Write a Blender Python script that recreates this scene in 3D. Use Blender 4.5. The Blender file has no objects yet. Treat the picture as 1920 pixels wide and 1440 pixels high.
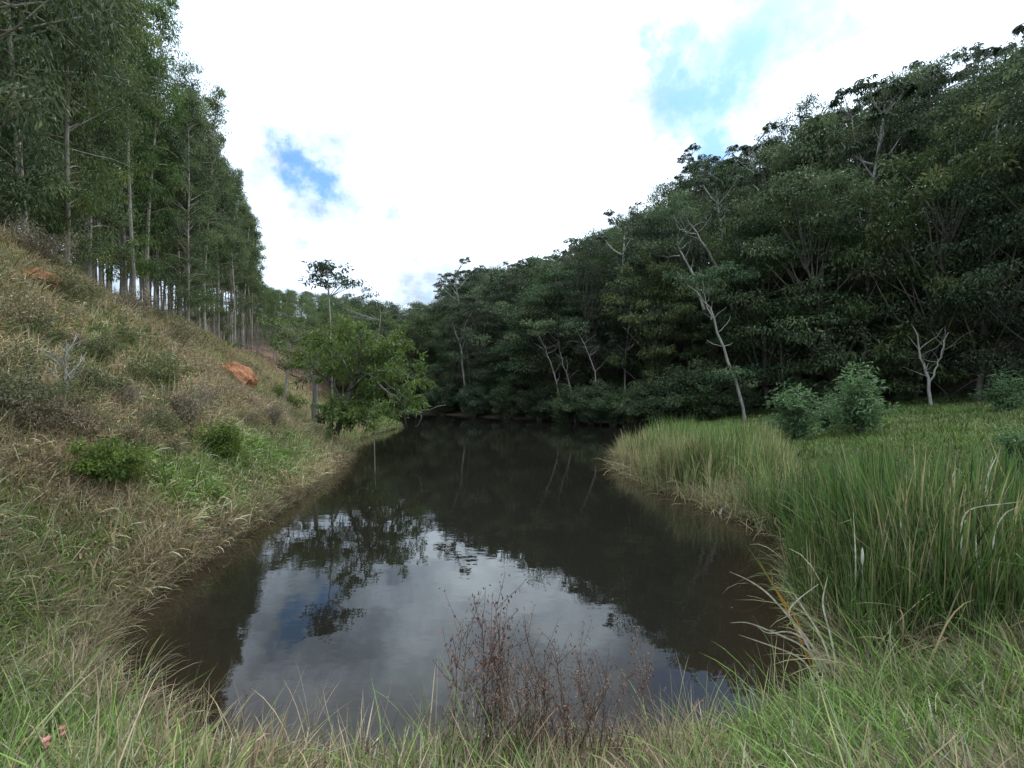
import bpy, math, random
import numpy as np
from mathutils import Vector

# ------------------------------------------------------------------ camera, sky, sun
scene = bpy.context.scene
COL = scene.collection
CAM_Z, F, HY = 2.6, 853.0, 740.0          # eye height over the water, focal length and horizon row in photo pixels
cam_d = bpy.data.cameras.new("camera"); cam = bpy.data.objects.new("camera", cam_d); COL.objects.link(cam)
cam.location = (0, 0, CAM_Z); cam.rotation_euler = (math.radians(90), 0, 0)
cam_d.sensor_width = 36; cam_d.lens = 36 * F / 1920; cam_d.shift_y = (HY - 720) / 1920
cam_d.clip_start = 0.05; cam_d.clip_end = 3000
scene.camera = cam
scene.view_settings.view_transform = 'Standard'; scene.view_settings.look = 'None'
scene.view_settings.exposure = 0.5; scene.view_settings.gamma = 1.0
scene.cycles.max_bounces = 5; scene.cycles.diffuse_bounces = 3; scene.cycles.glossy_bounces = 3
scene.cycles.transmission_bounces = 2; scene.cycles.transparent_max_bounces = 6

SUN_EL, SUN_AZ = 52.0, 38.0                # degrees; azimuth from +Y towards +X
sd = Vector((math.sin(math.radians(SUN_AZ)) * math.cos(math.radians(SUN_EL)),
             math.cos(math.radians(SUN_AZ)) * math.cos(math.radians(SUN_EL)), math.sin(math.radians(SUN_EL))))
sun_d = bpy.data.lights.new("sun", 'SUN'); sun = bpy.data.objects.new("sun", sun_d); COL.objects.link(sun)
sun_d.energy = 1.5; sun_d.angle = math.radians(12); sun_d.color = (1.0, 0.95, 0.86)
sun.rotation_euler = sd.to_track_quat('Z', 'Y').to_euler(); sun.location = (40, 40, 80)

world = bpy.data.worlds.new("World"); scene.world = world; world.use_nodes = True
NT = world.node_tree; NT.nodes.clear()

class G:
    """tiny node-graph helper"""
    def __init__(s, nt): s.nt = nt
    def n(s, t, **kw):
        x = s.nt.nodes.new(t)
        for k, v in kw.items(): setattr(x, k, v)
        return x
    def l(s, a, b): s.nt.links.new(a, b)
    def put(s, sock, v):
        if hasattr(v, 'is_output'): s.l(v, sock)
        else: sock.default_value = v
    def m(s, op, a, b=None, c=None, clamp=False):
        x = s.n('ShaderNodeMath', operation=op, use_clamp=clamp)
        s.put(x.inputs[0], a)
        if b is not None: s.put(x.inputs[1], b)
        if c is not None: s.put(x.inputs[2], c)
        return x.outputs[0]
    def vm(s, op, a, b=None):
        x = s.n('ShaderNodeVectorMath', operation=op)
        s.put(x.inputs[0], a)
        if b is not None: s.put(x.inputs[1], b)
        return x.outputs['Value'] if op in ('DOT_PRODUCT', 'LENGTH', 'DISTANCE') else x.outputs[0]
    def mix(s, f, a, b):
        x = s.n('ShaderNodeMix', data_type='RGBA'); s.put(x.inputs[0], f)
        for k, v in ((6, a), (7, b)):
            if isinstance(v, tuple) and len(v) == 3: v = (*v, 1)
            s.put(x.inputs[k], v)
        return x.outputs[2]
    def noise(s, vec, scale, detail=4, rough=.55, dist=0):
        x = s.n('ShaderNodeTexNoise'); x.inputs['Scale'].default_value = scale
        x.inputs['Detail'].default_value = detail; x.inputs['Roughness'].default_value = rough
        x.inputs['Distortion'].default_value = dist
        if vec is not None: s.l(vec, x.inputs['Vector'])
        return x.outputs['Fac']
    def ramp(s, v, lo, hi, a=0., b=1., kind='SMOOTHSTEP'):
        x = s.n('ShaderNodeMapRange', interpolation_type=kind); s.put(x.inputs[0], v)
        for k, q in zip((1, 2, 3, 4), (lo, hi, a, b)): s.put(x.inputs[k], q)
        return x.outputs[0]

def pixdir(px, py):
    v = np.array([(px - 960) / F, 1.0, (HY - py) / F]); return v / np.linalg.norm(v)

g = G(NT)
tc = g.n('ShaderNodeTexCoord'); D = g.vm('NORMALIZE', tc.outputs['Generated'])
sky = g.n('ShaderNodeTexSky', sky_type='NISHITA'); sky.sun_disc = False
sky.sun_elevation = math.radians(SUN_EL); sky.sun_rotation = math.radians(SUN_AZ); sky.air_density = 1.0; sky.dust_density = .6
sep = g.n('ShaderNodeSeparateXYZ'); g.l(D, sep.inputs[0])
zc = g.m('ADD', g.m('MAXIMUM', sep.outputs[2], 0.0), 0.22)
cmb = g.n('ShaderNodeCombineXYZ'); g.l(g.m('DIVIDE', sep.outputs[0], zc), cmb.inputs[0]); g.l(g.m('DIVIDE', sep.outputs[1], zc), cmb.inputs[1])
P = cmb.outputs[0]
nA = g.noise(P, 1.3, 6, .58); nB = g.noise(P, 4.5, 6, .6); nC = g.noise(P, .55, 3, .5)
wob = g.n('ShaderNodeTexNoise'); wob.inputs['Scale'].default_value = 5.0; wob.inputs['Detail'].default_value = 6; wob.inputs['Roughness'].default_value = .62; g.l(D, wob.inputs['Vector'])
wb2 = g.n('ShaderNodeTexNoise'); wb2.inputs['Scale'].default_value = 14.0; wb2.inputs['Detail'].default_value = 8; wb2.inputs['Roughness'].default_value = .7; g.l(D, wb2.inputs['Vector'])
wv = g.vm('ADD', g.vm('MULTIPLY', g.vm('SUBTRACT', wob.outputs['Color'], (.5, .5, .5)), (.30, .30, .30)), g.vm('MULTIPLY', g.vm('SUBTRACT', wb2.outputs['Color'], (.5, .5, .5)), (.16, .16, .16)))
DW = g.vm('ADD', D, wv)
hole = None; halo = None
# breaks in the cloud: centre row/column in the photo, angular radius, strength
for px, py, r, st in ((590, 352, .066, .95), (655, 375, .04, .4), (1335, 150, .105, 1.0), (1240, 130, .075, .8), (1325, 225, .075, .75), (1550, 108, .05, .55),
                      (1345, 285, .07, .9), (835, 560, .05, .8), (1160, 140, .05, .3), (1780, -600, .3, .8), (-300, -500, .25, .7), (-900, 300, .22, .8)):
    dist = g.vm('DISTANCE', DW, tuple(pixdir(px, py)))
    h = g.ramp(dist, r * 1.15, r * .25, 0., st)
    hole = h if hole is None else g.m('MAXIMUM', hole, h)
    h2 = g.ramp(dist, r * 3.0, r * .8, 0., st); halo = h2 if halo is None else g.m('MAXIMUM', halo, h2)
gen = g.ramp(nA, .70, .82, 0., .8)
hole = g.m('MAXIMUM', hole, gen)
prox = g.m('MAXIMUM', g.vm('DOT_PRODUCT', D, tuple(sd)), 0.0)
bri = g.m('MULTIPLY', g.ramp(nB, .3, .7, .72, 1.15), g.ramp(nC, .35, .65, .88, 1.12))
bri = g.m('MULTIPLY', bri, g.ramp(sep.outputs[2], .05, .42, .36, 1.0))
bri = g.m('MULTIPLY', bri, g.m('SUBTRACT', 1.0, g.m('MULTIPLY', halo, .6)))
bri = g.m('MULTIPLY', bri, g.ramp(prox, -.2, 1.0, .75, 1.3, 'LINEAR'))
cloud = g.vm('MULTIPLY', g.mix(g.ramp(bri, .5, 1.2), (.69, .83, 1.0), (.79, .92, 1.02)), (1, 1, 1))
cs = g.n('ShaderNodeVectorMath', operation='SCALE'); g.l(cloud, cs.inputs[0]); g.l(g.m('MULTIPLY', bri, 2.15), cs.inputs['Scale'])
b1 = g.n('ShaderNodeBackground'); g.l(g.vm('MULTIPLY', sky.outputs[0], (.68, 1.0, 1.22)), b1.inputs[0]); b1.inputs[1].default_value = .13
b2 = g.n('ShaderNodeBackground'); g.l(cs.outputs[0], b2.inputs[0]); b2.inputs[1].default_value = 1.0
mx = g.n('ShaderNodeMixShader'); g.l(hole, mx.inputs[0]); g.l(b2.outputs[0], mx.inputs[1]); g.l(b1.outputs[0], mx.inputs[2])
out = g.n('ShaderNodeOutputWorld'); g.l(mx.outputs[0], out.inputs[0])

# ------------------------------------------------------------------ terrain function
rng = np.random.default_rng(7); random.seed(7)
_T = np.random.default_rng(3).random((256, 256))
def vnoise(x, y, s=1.0, o=0):
    x = np.asarray(x, float) / s + o * 17.3 + 500; y = np.asarray(y, float) / s + o * 31.7 + 500
    xi = np.floor(x).astype(int); yi = np.floor(y).astype(int); fx = x - xi; fy = y - yi
    fx = fx * fx * (3 - 2 * fx); fy = fy * fy * (3 - 2 * fy)
    t = lambda a, b: _T[a % 256, b % 256]
    return (t(xi, yi) * (1 - fx) + t(xi + 1, yi) * fx) * (1 - fy) + (t(xi, yi + 1) * (1 - fx) + t(xi + 1, yi + 1) * fx) * fy
def fbm(x, y, s, o=0, n=4):
    a, r, w = 1.0, 0.0, 0.0
    for k in range(n): r = r + a * vnoise(x, y, s / 2 ** k, o + k); w += a; a *= .5
    return r / w - .5
def sdf(poly, x, y):
    """signed distance, positive inside"""
    P = np.array(poly, float); Q = np.roll(P, -1, 0)
    x = np.asarray(x, float); y = np.asarray(y, float)
    best = np.full(x.shape, 1e9); ins = np.zeros(x.shape, bool)
    for (ax, ay), (bx, by) in zip(P, Q):
        ex, ey = bx - ax, by - ay
        t = np.clip(((x - ax) * ex + (y - ay) * ey) / (ex * ex + ey * ey), 0, 1)
        best = np.minimum(best, (x - ax - t * ex) ** 2 + (y - ay - t * ey) ** 2)
        c = ((ay > y) != (by > y))
        with np.errstate(divide='ignore', invalid='ignore'):
            xx = (bx - ax) * (y - ay) / ((by - ay) if by != ay else 1e-9) + ax
        ins ^= c & (x < xx)
    return np.where(ins, 1, -1) * np.sqrt(best)
def sm(x, a, b):
    t = np.clip((np.asarray(x, float) - a) / (b - a), 0, 1); return t * t * (3 - 2 * t)
def catmull(pts, k=5):
    P = np.array(pts, float); n = len(P); o = []
    for i in range(n):
        p0, p1, p2, p3 = P[i - 1], P[i], P[(i + 1) % n], P[(i + 2) % n]
        for j in range(k):
            t = j / k
            o.append(.5 * (2 * p1 + (p2 - p0) * t + (2 * p0 - 5 * p1 + 4 * p2 - p3) * t * t + (3 * p1 - p0 - 3 * p2 + p3) * t ** 3))
    return np.array(o)
SHORE = catmull([(-3.1, 3.5), (-1.8, 3.1), (-0.6, 3.05), (0.6, 3.1), (1.4, 3.3), (2.3, 3.55), (3.05, 4.0), (3.35, 5.0), (4.0, 6.3), (5.0, 7.7),
    (4.8, 9.3), (4.5, 11.4), (4.0, 14), (4.0, 16.5), (4.9, 20), (7, 25), (9, 31), (10, 37), (7, 43), (0, 49), (-7, 57), (-14, 64), (-19, 66),
    (-19, 60), (-15, 50), (-11.6, 42.5), (-9.7, 38.2), (-9.1, 36.2), (-9.3, 33), (-9.4, 28), (-8.6, 24), (-7.1, 20), (-6.2, 16), (-5.6, 12), (-5.15, 8.6), (-5.0, 7), (-4.9, 5.7), (-4.2, 4.4)], 4)
HILL = [(-4.4, -25), (-4.2, 0), (-4.4, 3.0), (-4.9, 5.7), (-5.0, 8.5), (-5.5, 12), (-6.2, 16), (-7.4, 20), (-9.6, 23.5), (-12.5, 27), (-15, 36), (-19, 48),
        (-25, 62), (-30, 78), (-36, 120), (-300, 200), (-300, -25)]
WOOD = [(-24, 84), (-15, 73), (-7, 60.5), (2, 51), (9.5, 43.5), (14, 37), (18.5, 32), (23, 28), (27.5, 23), (34, 13), (42, -25), (300, -25), (300, 400), (-24, 400)]
def H(x, y):
    x = np.asarray(x, float); y = np.asarray(y, float)
    d = -sdf(SHORE, x, y); dh = sdf(HILL, x, y); df = sdf(WOOD, x, y)
    dp = np.maximum(d, 0)
    near = np.interp(dp, [0, .5, 1.6, 3.5, 30], [.0, .25, .72, 1.0, 1.3]) * (1 - .5 * sm(x, 2, 5) * sm(y, 1, 3))
    right = np.interp(dp, [0, 2.5, 5, 10, 20, 60], [.0, .12, .5, 1.3, 2.2, 3])
    left = np.interp(dp, [0, .6, 3, 12, 30, 60], [.0, .15, .45, 1.1, 2.2, 3.4])
    wn = 1 - sm(y, 3.6, 6.0); wr = sm(x, -3, 3)
    base = wn * near + (1 - wn) * (wr * right + (1 - wr) * left)
    hp = np.interp(np.maximum(dh, 0), [0, 1.5, 6, 10, 12.5, 16, 60, 300], [0, .95, 3.9, 6.4, 7.3, 7.7, 10, 14]) * (.12 + .88 * sm(y, -4, 5))
    fp = np.interp(np.maximum(df, 0), [0, 5, 20, 40, 80, 300], [0, 1.0, 10.5, 21, 31, 34])
    far = 17 * sm(y, 66, 150) * (1 - .0 * wr)
    z = base + hp + np.maximum(fp, far * .9) + .25 * far
    z = z + fbm(x, y, 3.0, 1) * .5 * np.clip(dp / 3, 0, 1) * (.35 + .65 * np.clip(dh, 0, 1)) + fbm(x, y, .7, 5, 3) * .16 * np.clip(dp, 0.1, 1)
    wet = -np.minimum(.02 + .45 * np.maximum(-d, 0), 1.6)
    return np.where(d > 0, np.maximum(z, .012), wet)
def hz(x, y): return float(H(np.array([x]), np.array([y]))[0])
def ray(px, py, dmax=160, off=0.0):
    """where the sight line through photo pixel (px,py) meets the ground"""
    D_ = np.concatenate([np.arange(1.5, 40, .05), np.arange(40, dmax, .25)])
    x = (px - 960) / F * D_; z = CAM_Z + (HY - py) / F * D_
    hit = np.nonzero(H(x, D_) + off > z)[0]
    k = hit[0] if len(hit) else len(D_) - 1
    return float(x[k]), float(D_[k])
def pt(px, py, d): return np.array([(px - 960) / F * d, d, CAM_Z + (HY - py) / F * d])

# ------------------------------------------------------------------ mesh helpers
def mesh(name, V, faces=None, tris=None, quads=None, mat=None, attrs=None, smooth=True):
    me = bpy.data.meshes.new(name); V = np.asarray(V, np.float32)
    loops = []; starts = []; tot = []
    if quads is not None and len(quads):
        q = np.asarray(quads, np.int32); loops.append(q.ravel()); tot.append(np.full(len(q), 4))
    if tris is not None and len(tris):
        t = np.asarray(tris, np.int32); loops.append(t.ravel()); tot.append(np.full(len(t), 3))
    L = np.concatenate(loops).astype(np.int32); T = np.concatenate(tot).astype(np.int32); S = np.concatenate([[0], np.cumsum(T)[:-1]]).astype(np.int32)
    me.vertices.add(len(V)); me.vertices.foreach_set('co', V.ravel())
    me.loops.add(len(L)); me.loops.foreach_set('vertex_index', L)
    me.polygons.add(len(T)); me.polygons.foreach_set('loop_start', S); me.polygons.foreach_set('loop_total', T)
    me.polygons.foreach_set('use_smooth', np.full(len(T), smooth))
    me.update(calc_edges=True)
    for k, v in (attrs or {}).items():
        a = me.attributes.new(k, 'FLOAT', 'POINT'); a.data.foreach_set('value', np.asarray(v, np.float32))
    if mat: me.materials.append(mat)
    return me
def obj(name, me, parent=None, link=True):
    o = bpy.data.objects.new(name, me)
    if link: COL.objects.link(o)
    if parent: o.parent = parent
    return o
def tag(o, label=None, cat=None, group=None, kind=None):
    if label: o['label'] = label
    if cat: o['category'] = cat
    if group: o['group'] = group
    if kind: o['kind'] = kind
    return o
def norm(v): return v / np.maximum(np.linalg.norm(v, axis=-1, keepdims=True), 1e-9)
def tubes(brs, k=6):
    V = []; Q = []; off = 0
    ang = np.linspace(0, 2 * np.pi, k, endpoint=False); ca, sa = np.cos(ang), np.sin(ang)
    for p, r in brs:
        p = np.asarray(p, float); r = np.asarray(r, float); n = len(p)
        t = norm(np.gradient(p, axis=0)); ref = np.array([0, 0, 1.]) if abs(t[0, 2]) < .9 else np.array([1., 0, 0])
        u = norm(np.cross(t, ref)); v = np.cross(t, u)
        ring = p[:, None] + r[:, None, None] * (u[:, None] * ca[None, :, None] + v[:, None] * sa[None, :, None])
        V.append(ring.reshape(-1, 3))
        i = np.arange(n - 1)[:, None] * k + np.arange(k)[None]; j = np.arange(n - 1)[:, None] * k + (np.arange(k)[None] + 1) % k
        Q.append(np.stack([i, j, j + k, i + k], -1).reshape(-1, 4) + off); off += n * k
    return np.concatenate(V), np.concatenate(Q)
def leaves(P, d, nrm, L, W, fold=.25, var=None, R=rng):
    """folded rhombic leaf blades: 4 vertices, 2 triangles each"""
    n = len(P); d = norm(d); s = norm(np.cross(nrm, d)); up = np.cross(d, s)
    L = np.broadcast_to(L, n)[:, None]; W = np.broadcast_to(W, n)[:, None]
    mid = P + d * L * .45
    a = P; b = mid + s * W * .5 + up * W * fold; c = P + d * L - up * L * .12; e = mid - s * W * .5 + up * W * fold
    V = np.stack([a, b, c, e], 1).reshape(-1, 3)
    i = np.arange(n)[:, None] * 4
    T = np.concatenate([i + np.array([[0, 1, 2]]), i + np.array([[0, 2, 3]])])
    if var is None: var = R.random(n)
    return V, T, np.repeat(var, 4)

# ------------------------------------------------------------------ materials
def new_mat(name):
    m = bpy.data.materials.new(name); m.use_nodes = True; m.node_tree.nodes.clear()
    return m, G(m.node_tree)
def leaf_mat(name, dark, light, tip=None, transl=.3, rough=.5, spec=.3, objvar=.35, instanced=False):
    m, g = new_mat(name)
    a = g.n('ShaderNodeAttribute', attribute_name='var')
    col = g.mix(a.outputs['Fac'], dark, light)
    oi = g.n('ShaderNodeObjectInfo')
    if tip: col = g.mix(g.ramp(a.outputs['Fac'], .93, .97), col, tip)
    k = g.m('ADD', g.m('MULTIPLY', oi.outputs['Random'], objvar), 1 - objvar / 2)
    hs = g.n('ShaderNodeHueSaturation'); g.l(col, hs.inputs['Color']); g.l(k, hs.inputs['Value'])
    if objvar:
        g.l(g.m('ADD', g.m('MULTIPLY', g.m('FRACT', g.m('MULTIPLY', oi.outputs['Random'], 7.3)), .040), .486), hs.inputs['Hue'])
        g.l(g.m('ADD', g.m('MULTIPLY', g.m('FRACT', g.m('MULTIPLY', oi.outputs['Random'], 3.7)), .3), .8), hs.inputs['Saturation'])
    p = g.n('ShaderNodeBsdfPrincipled'); g.l(hs.outputs[0], p.inputs['Base Color'])
    p.inputs['Roughness'].default_value = rough; p.inputs['Specular IOR Level'].default_value = spec
    t = g.n('ShaderNodeBsdfTranslucent'); g.l(hs.outputs[0], t.inputs[0])
    x = g.n('ShaderNodeMixShader'); x.inputs[0].default_value = transl; g.l(p.outputs[0], x.inputs[1]); g.l(t.outputs[0], x.inputs[2])
    o = g.n('ShaderNodeOutputMaterial'); g.l(x.outputs[0], o.inputs[0]); return m
def grass_mat(name, green, dry, grey, transl=.3):
    """tone 0 green .. 1 dry straw, taken from the scatter point; var per blade"""
    m, g = new_mat(name)
    a = g.n('ShaderNodeAttribute', attribute_name='var'); tn = g.n('ShaderNodeAttribute', attribute_name='tone', attribute_type='INSTANCER')
    sh = g.n('ShaderNodeAttribute', attribute_name='shade', attribute_type='INSTANCER')
    f = g.ramp(g.m('ADD', tn.outputs['Fac'], g.m('MULTIPLY', g.m('SUBTRACT', a.outputs['Fac'], .5), .9)), .2, .8)
    col = g.mix(f, green, dry)
    col = g.mix(g.ramp(g.m('FRACT', g.m('MULTIPLY', a.outputs['Fac'], 13.7)), .8, 1., 0., .75), col, grey)
    k = g.m('MULTIPLY', sh.outputs['Fac'], g.ramp(g.m('FRACT', g.m('MULTIPLY', a.outputs['Fac'], 5.1)), 0, 1, .35, 1.75, 'LINEAR'))
    s = g.n('ShaderNodeVectorMath', operation='SCALE'); g.l(col, s.inputs[0]); g.l(k, s.inputs['Scale'])
    p = g.n('ShaderNodeBsdfPrincipled'); g.l(s.outputs[0], p.inputs['Base Color']); p.inputs['Roughness'].default_value = .55; p.inputs['Specular IOR Level'].default_value = .25
    t = g.n('ShaderNodeBsdfTranslucent'); g.l(s.outputs[0], t.inputs[0])
    x = g.n('ShaderNodeMixShader'); x.inputs[0].default_value = transl; g.l(p.outputs[0], x.inputs[1]); g.l(t.outputs[0], x.inputs[2])
    o = g.n('ShaderNodeOutputMaterial'); g.l(x.outputs[0], o.inputs[0]); return m
def bark_mat(name, a, b, scale=3.0):
    m, g = new_mat(name); tcn = g.n('ShaderNodeTexCoord')
    mp = g.n('ShaderNodeMapping'); mp.inputs['Scale'].default_value = (1, 1, .25); g.l(tcn.outputs['Object'], mp.inputs[0])
    f = g.noise(mp.outputs[0], scale, 6, .65); f2 = g.noise(mp.outputs[0], scale * 6, 4, .6)
    col = g.mix(g.ramp(f, .35, .65), a, b); col = g.mix(g.ramp(f2, .5, .75, 0., .5), col, tuple(c * .45 for c in a))
    oi = g.n('ShaderNodeObjectInfo'); s = g.n('ShaderNodeVectorMath', operation='SCALE'); g.l(col, s.inputs[0]); g.l(g.ramp(oi.outputs['Random'], 0, 1, .7, 1.2, 'LINEAR'), s.inputs['Scale'])
    p = g.n('ShaderNodeBsdfPrincipled'); g.l(s.outputs[0], p.inputs['Base Color']); p.inputs['Roughness'].default_value = .85; p.inputs['Specular IOR Level'].default_value = .2
    bp = g.n('ShaderNodeBump'); bp.inputs['Strength'].default_value = .5; bp.inputs['Distance'].default_value = .02; g.l(f2, bp.inputs['Height']); g.l(bp.outputs[0], p.inputs['Normal'])
    o = g.n('ShaderNodeOutputMaterial'); g.l(p.outputs[0], o.inputs[0]); return m

M = {}
M['euc'] = leaf_mat('eucalyptus_leaf', (.052, .090, .028), (.185, .235, .075), (.24, .27, .06))
M['forest'] = leaf_mat('forest_leaf', (.030, .052, .022), (.120, .160, .072), (.16, .16, .09), transl=.33, objvar=.9)
M['olive'] = leaf_mat('olive_forest_leaf', (.030, .052, .016), (.105, .140, .050), (.16, .17, .07), transl=.3, objvar=.6)
M['hill'] = leaf_mat('hill_tree_leaf', (.050, .080, .028), (.14, .18, .065), (.2, .2, .08), transl=.3, objvar=.4)
M['cecropia'] = leaf_mat('cecropia_leaf', (.030, .050, .022), (.12, .145, .090), transl=.3)
M['bank'] = leaf_mat('bank_tree_leaf', (.050, .095, .022), (.17, .24, .060), (.26, .27, .08), transl=.4, objvar=0)
M['fern'] = leaf_mat('green_shrub_leaf', (.045, .085, .015), (.15, .20, .035), transl=.4, objvar=0)
M['shrub'] = leaf_mat('dusty_shrub_leaf', (.065, .080, .028), (.19, .19, .075), (.24, .19, .12), transl=.25)
M['brownshrub'] = leaf_mat('brown_shrub_leaf', (.10, .075, .042), (.26, .20, .125), (.34, .28, .18), transl=.2)
M['blueshrub'] = leaf_mat('meadow_shrub_leaf', (.05, .10, .04), (.18, .27, .12), transl=.45, objvar=0)
M['weed'] = leaf_mat('dry_seed_head', (.065, .034, .027), (.22, .13, .10), transl=.15, rough=.8)
M['flower'] = leaf_mat('pink_petal', (.50, .14, .16), (.65, .30, .30), transl=.3)
M['grass'] = grass_mat('grass_blade', (.095, .155, .030), (.265, .192, .117), (.34, .31, .23))
M['reed'] = grass_mat('cattail_leaf', (.070, .135, .028), (.27, .22, .12), (.24, .28, .12), .4)
M['eucbark'] = bark_mat('eucalyptus_bark', (.20, .17, .135), (.42, .38, .32))
M['bark'] = bark_mat('forest_bark', (.07, .062, .05), (.15, .135, .11))
M['whitebark'] = bark_mat('bleached_wood', (.26, .25, .22), (.42, .40, .36))
M['palebark'] = bark_mat('pale_bark', (.20, .19, .165), (.36, .34, .30))
M['stem'] = bark_mat('weed_stem', (.08, .052, .04), (.17, .12, .09), 8)
M['clay'] = bark_mat('red_clay', (.20, .075, .035), (.33, .15, .075), 2.5)

# ground
def ground_mat():
    m, g = new_mat('ground_soil')
    a = {k: g.n('ShaderNodeAttribute', attribute_name=k).outputs['Fac'] for k in ('green', 'wood', 'brown', 'mud')}
    geo = g.n('ShaderNodeNewGeometry'); P = geo.outputs['Position']
    n1 = g.noise(P, .8, 6, .6); n2 = g.noise(P, 6, 5, .65); n3 = g.noise(P, 30, 3, .6)
    dry = g.mix(g.ramp(n1, .35, .65), (.10, .085, .045), (.17, .12, .065)); dry = g.mix(g.ramp(n2, .5, .7, 0., .6), dry, (.07, .075, .03))
    grn = g.mix(g.ramp(n2, .35, .65), (.05, .085, .018), (.10, .14, .035))
    col = g.mix(a['green'], dry, grn)
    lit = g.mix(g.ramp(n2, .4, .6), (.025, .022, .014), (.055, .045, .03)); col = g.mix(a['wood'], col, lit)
    br = g.mix(g.ramp(n1, .4, .6), (.17, .10, .075), (.26, .17, .13)); col = g.mix(a['brown'], col, br)
    col = g.mix(a['mud'], col, (.055, .035, .020))
    s = g.n('ShaderNodeVectorMath', operation='SCALE'); g.l(col, s.inputs[0]); g.l(g.ramp(n3, .3, .7, .7, 1.25), s.inputs['Scale'])
    p = g.n('ShaderNodeBsdfPrincipled'); g.l(s.outputs[0], p.inputs['Base Color']); p.inputs['Roughness'].default_value = .95; p.inputs['Specular IOR Level'].default_value = .15
    bp = g.n('ShaderNodeBump'); bp.inputs['Strength'].default_value = .8; bp.inputs['Distance'].default_value = .06; g.l(n2, bp.inputs['Height']); g.l(bp.outputs[0], p.inputs['Normal'])
    o = g.n('ShaderNodeOutputMaterial'); g.l(p.outputs[0], o.inputs[0]); return m
N = 420
u = np.linspace(-1, 1, N); k_ = 4.6
gx = np.sinh(u * k_) / math.sinh(k_) * 420; gy = np.sinh(u * k_) / math.sinh(k_) * 420 + 8
X, Y = np.meshgrid(gx, gy); Z = H(X.ravel(), Y.ravel()).reshape(X.shape)
idx = np.arange(N * N).reshape(N, N); Q = np.stack([idx[:-1, :-1], idx[:-1, 1:], idx[1:, 1:], idx[1:, :-1]], -1).reshape(-1, 4)
xf, yf = X.ravel(), Y.ravel()
dsh = -sdf(SHORE, xf, yf); dwd = sdf(WOOD, xf, yf); dhl = sdf(HILL, xf, yf)
def brownness(x, y): return sm(sdf(HILL, x, y), .5, 3) * sm(y, 34, 44) * (1 - sm(y, 74, 90))
def greenness(x, y):
    d = -sdf(SHORE, x, y); w = sdf(WOOD, x, y); h = sdf(HILL, x, y)
    r = sm(x, 4, 7) * (1 - sm(w, -2, 0)); l = (1 - sm(h, -2, 2)) * sm(y, 30, 38) * (1 - sm(x, 0, 3)); nr = (1 - sm(y, 4, 7)) * .55
    lawn = np.exp(-((d - 1.1) / .8) ** 2) * sm(y, 6.5, 8) * (1 - sm(y, 14, 20)) * (1 - sm(x, -4, -2)) * .9
    return np.clip(np.maximum.reduce([r, l * .8, nr, lawn]) + fbm(x, y, 2.5, 9) * .9, 0, 1)
gm = ground_mat()
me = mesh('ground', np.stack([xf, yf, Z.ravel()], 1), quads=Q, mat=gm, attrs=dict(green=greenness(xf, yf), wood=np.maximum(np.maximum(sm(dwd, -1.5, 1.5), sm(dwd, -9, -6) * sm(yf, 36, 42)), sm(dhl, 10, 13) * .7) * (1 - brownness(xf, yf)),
    brown=brownness(xf, yf), mud=(1 - sm(dsh, .05, .45))))
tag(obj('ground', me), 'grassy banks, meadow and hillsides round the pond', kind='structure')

# water
m, g = new_mat('pond_water')
geo = g.n('ShaderNodeNewGeometry')
mp = g.n('ShaderNodeMapping'); mp.inputs['Scale'].default_value = (1.0, 1.8, 1); mp.inputs['Rotation'].default_value = (0, 0, .15); g.l(geo.outputs['Position'], mp.inputs[0])
w1 = g.noise(mp.outputs[0], 1.6, 3, .5); w2 = g.noise(mp.outputs[0], 9.0, 2, .5); patch = g.ramp(g.noise(geo.outputs['Position'], .35, 2, .5), .45, .65, .15, 1.)
hgt = g.m('ADD', g.m('MULTIPLY', w1, .007), g.m('MULTIPLY', g.m('MULTIPLY', w2, .0014), patch))
bp = g.n('ShaderNodeBump'); bp.inputs['Strength'].default_value = 1.0; bp.inputs['Distance'].default_value = .28; g.l(hgt, bp.inputs['Height'])
p = g.n('ShaderNodeBsdfPrincipled'); at = g.n('ShaderNodeAttribute', attribute_name='shallow')
g.l(g.mix(at.outputs['Fac'], (.0095, .0088, .0065), (.018, .012, .007)), p.inputs['Base Color'])
p.inputs['Roughness'].default_value = .015; p.inputs['IOR'].default_value = 1.33; g.l(bp.outputs[0], p.inputs['Normal'])
o = g.n('ShaderNodeOutputMaterial'); g.l(p.outputs[0], o.inputs[0])
wx, wy = np.meshgrid(np.linspace(-26, 16, 100), np.linspace(1.5, 70, 160)); sh = wx.shape; wx = wx.ravel(); wy = wy.ravel()
idx = np.arange(len(wx)).reshape(sh); Q = np.stack([idx[:-1, :-1], idx[:-1, 1:], idx[1:, 1:], idx[1:, :-1]], -1).reshape(-1, 4)
dw = sdf(SHORE, wx, wy)
keep = (dw > -1.2)[Q].any(1)
tag(obj('water', mesh('water', np.stack([wx, wy, np.zeros(len(wx))], 1), quads=Q[keep], mat=m, attrs=dict(shallow=1 - sm(dw, .1, 1.6)))), 'still dark pond water reflecting the clouds and trees', kind='structure')

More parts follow.
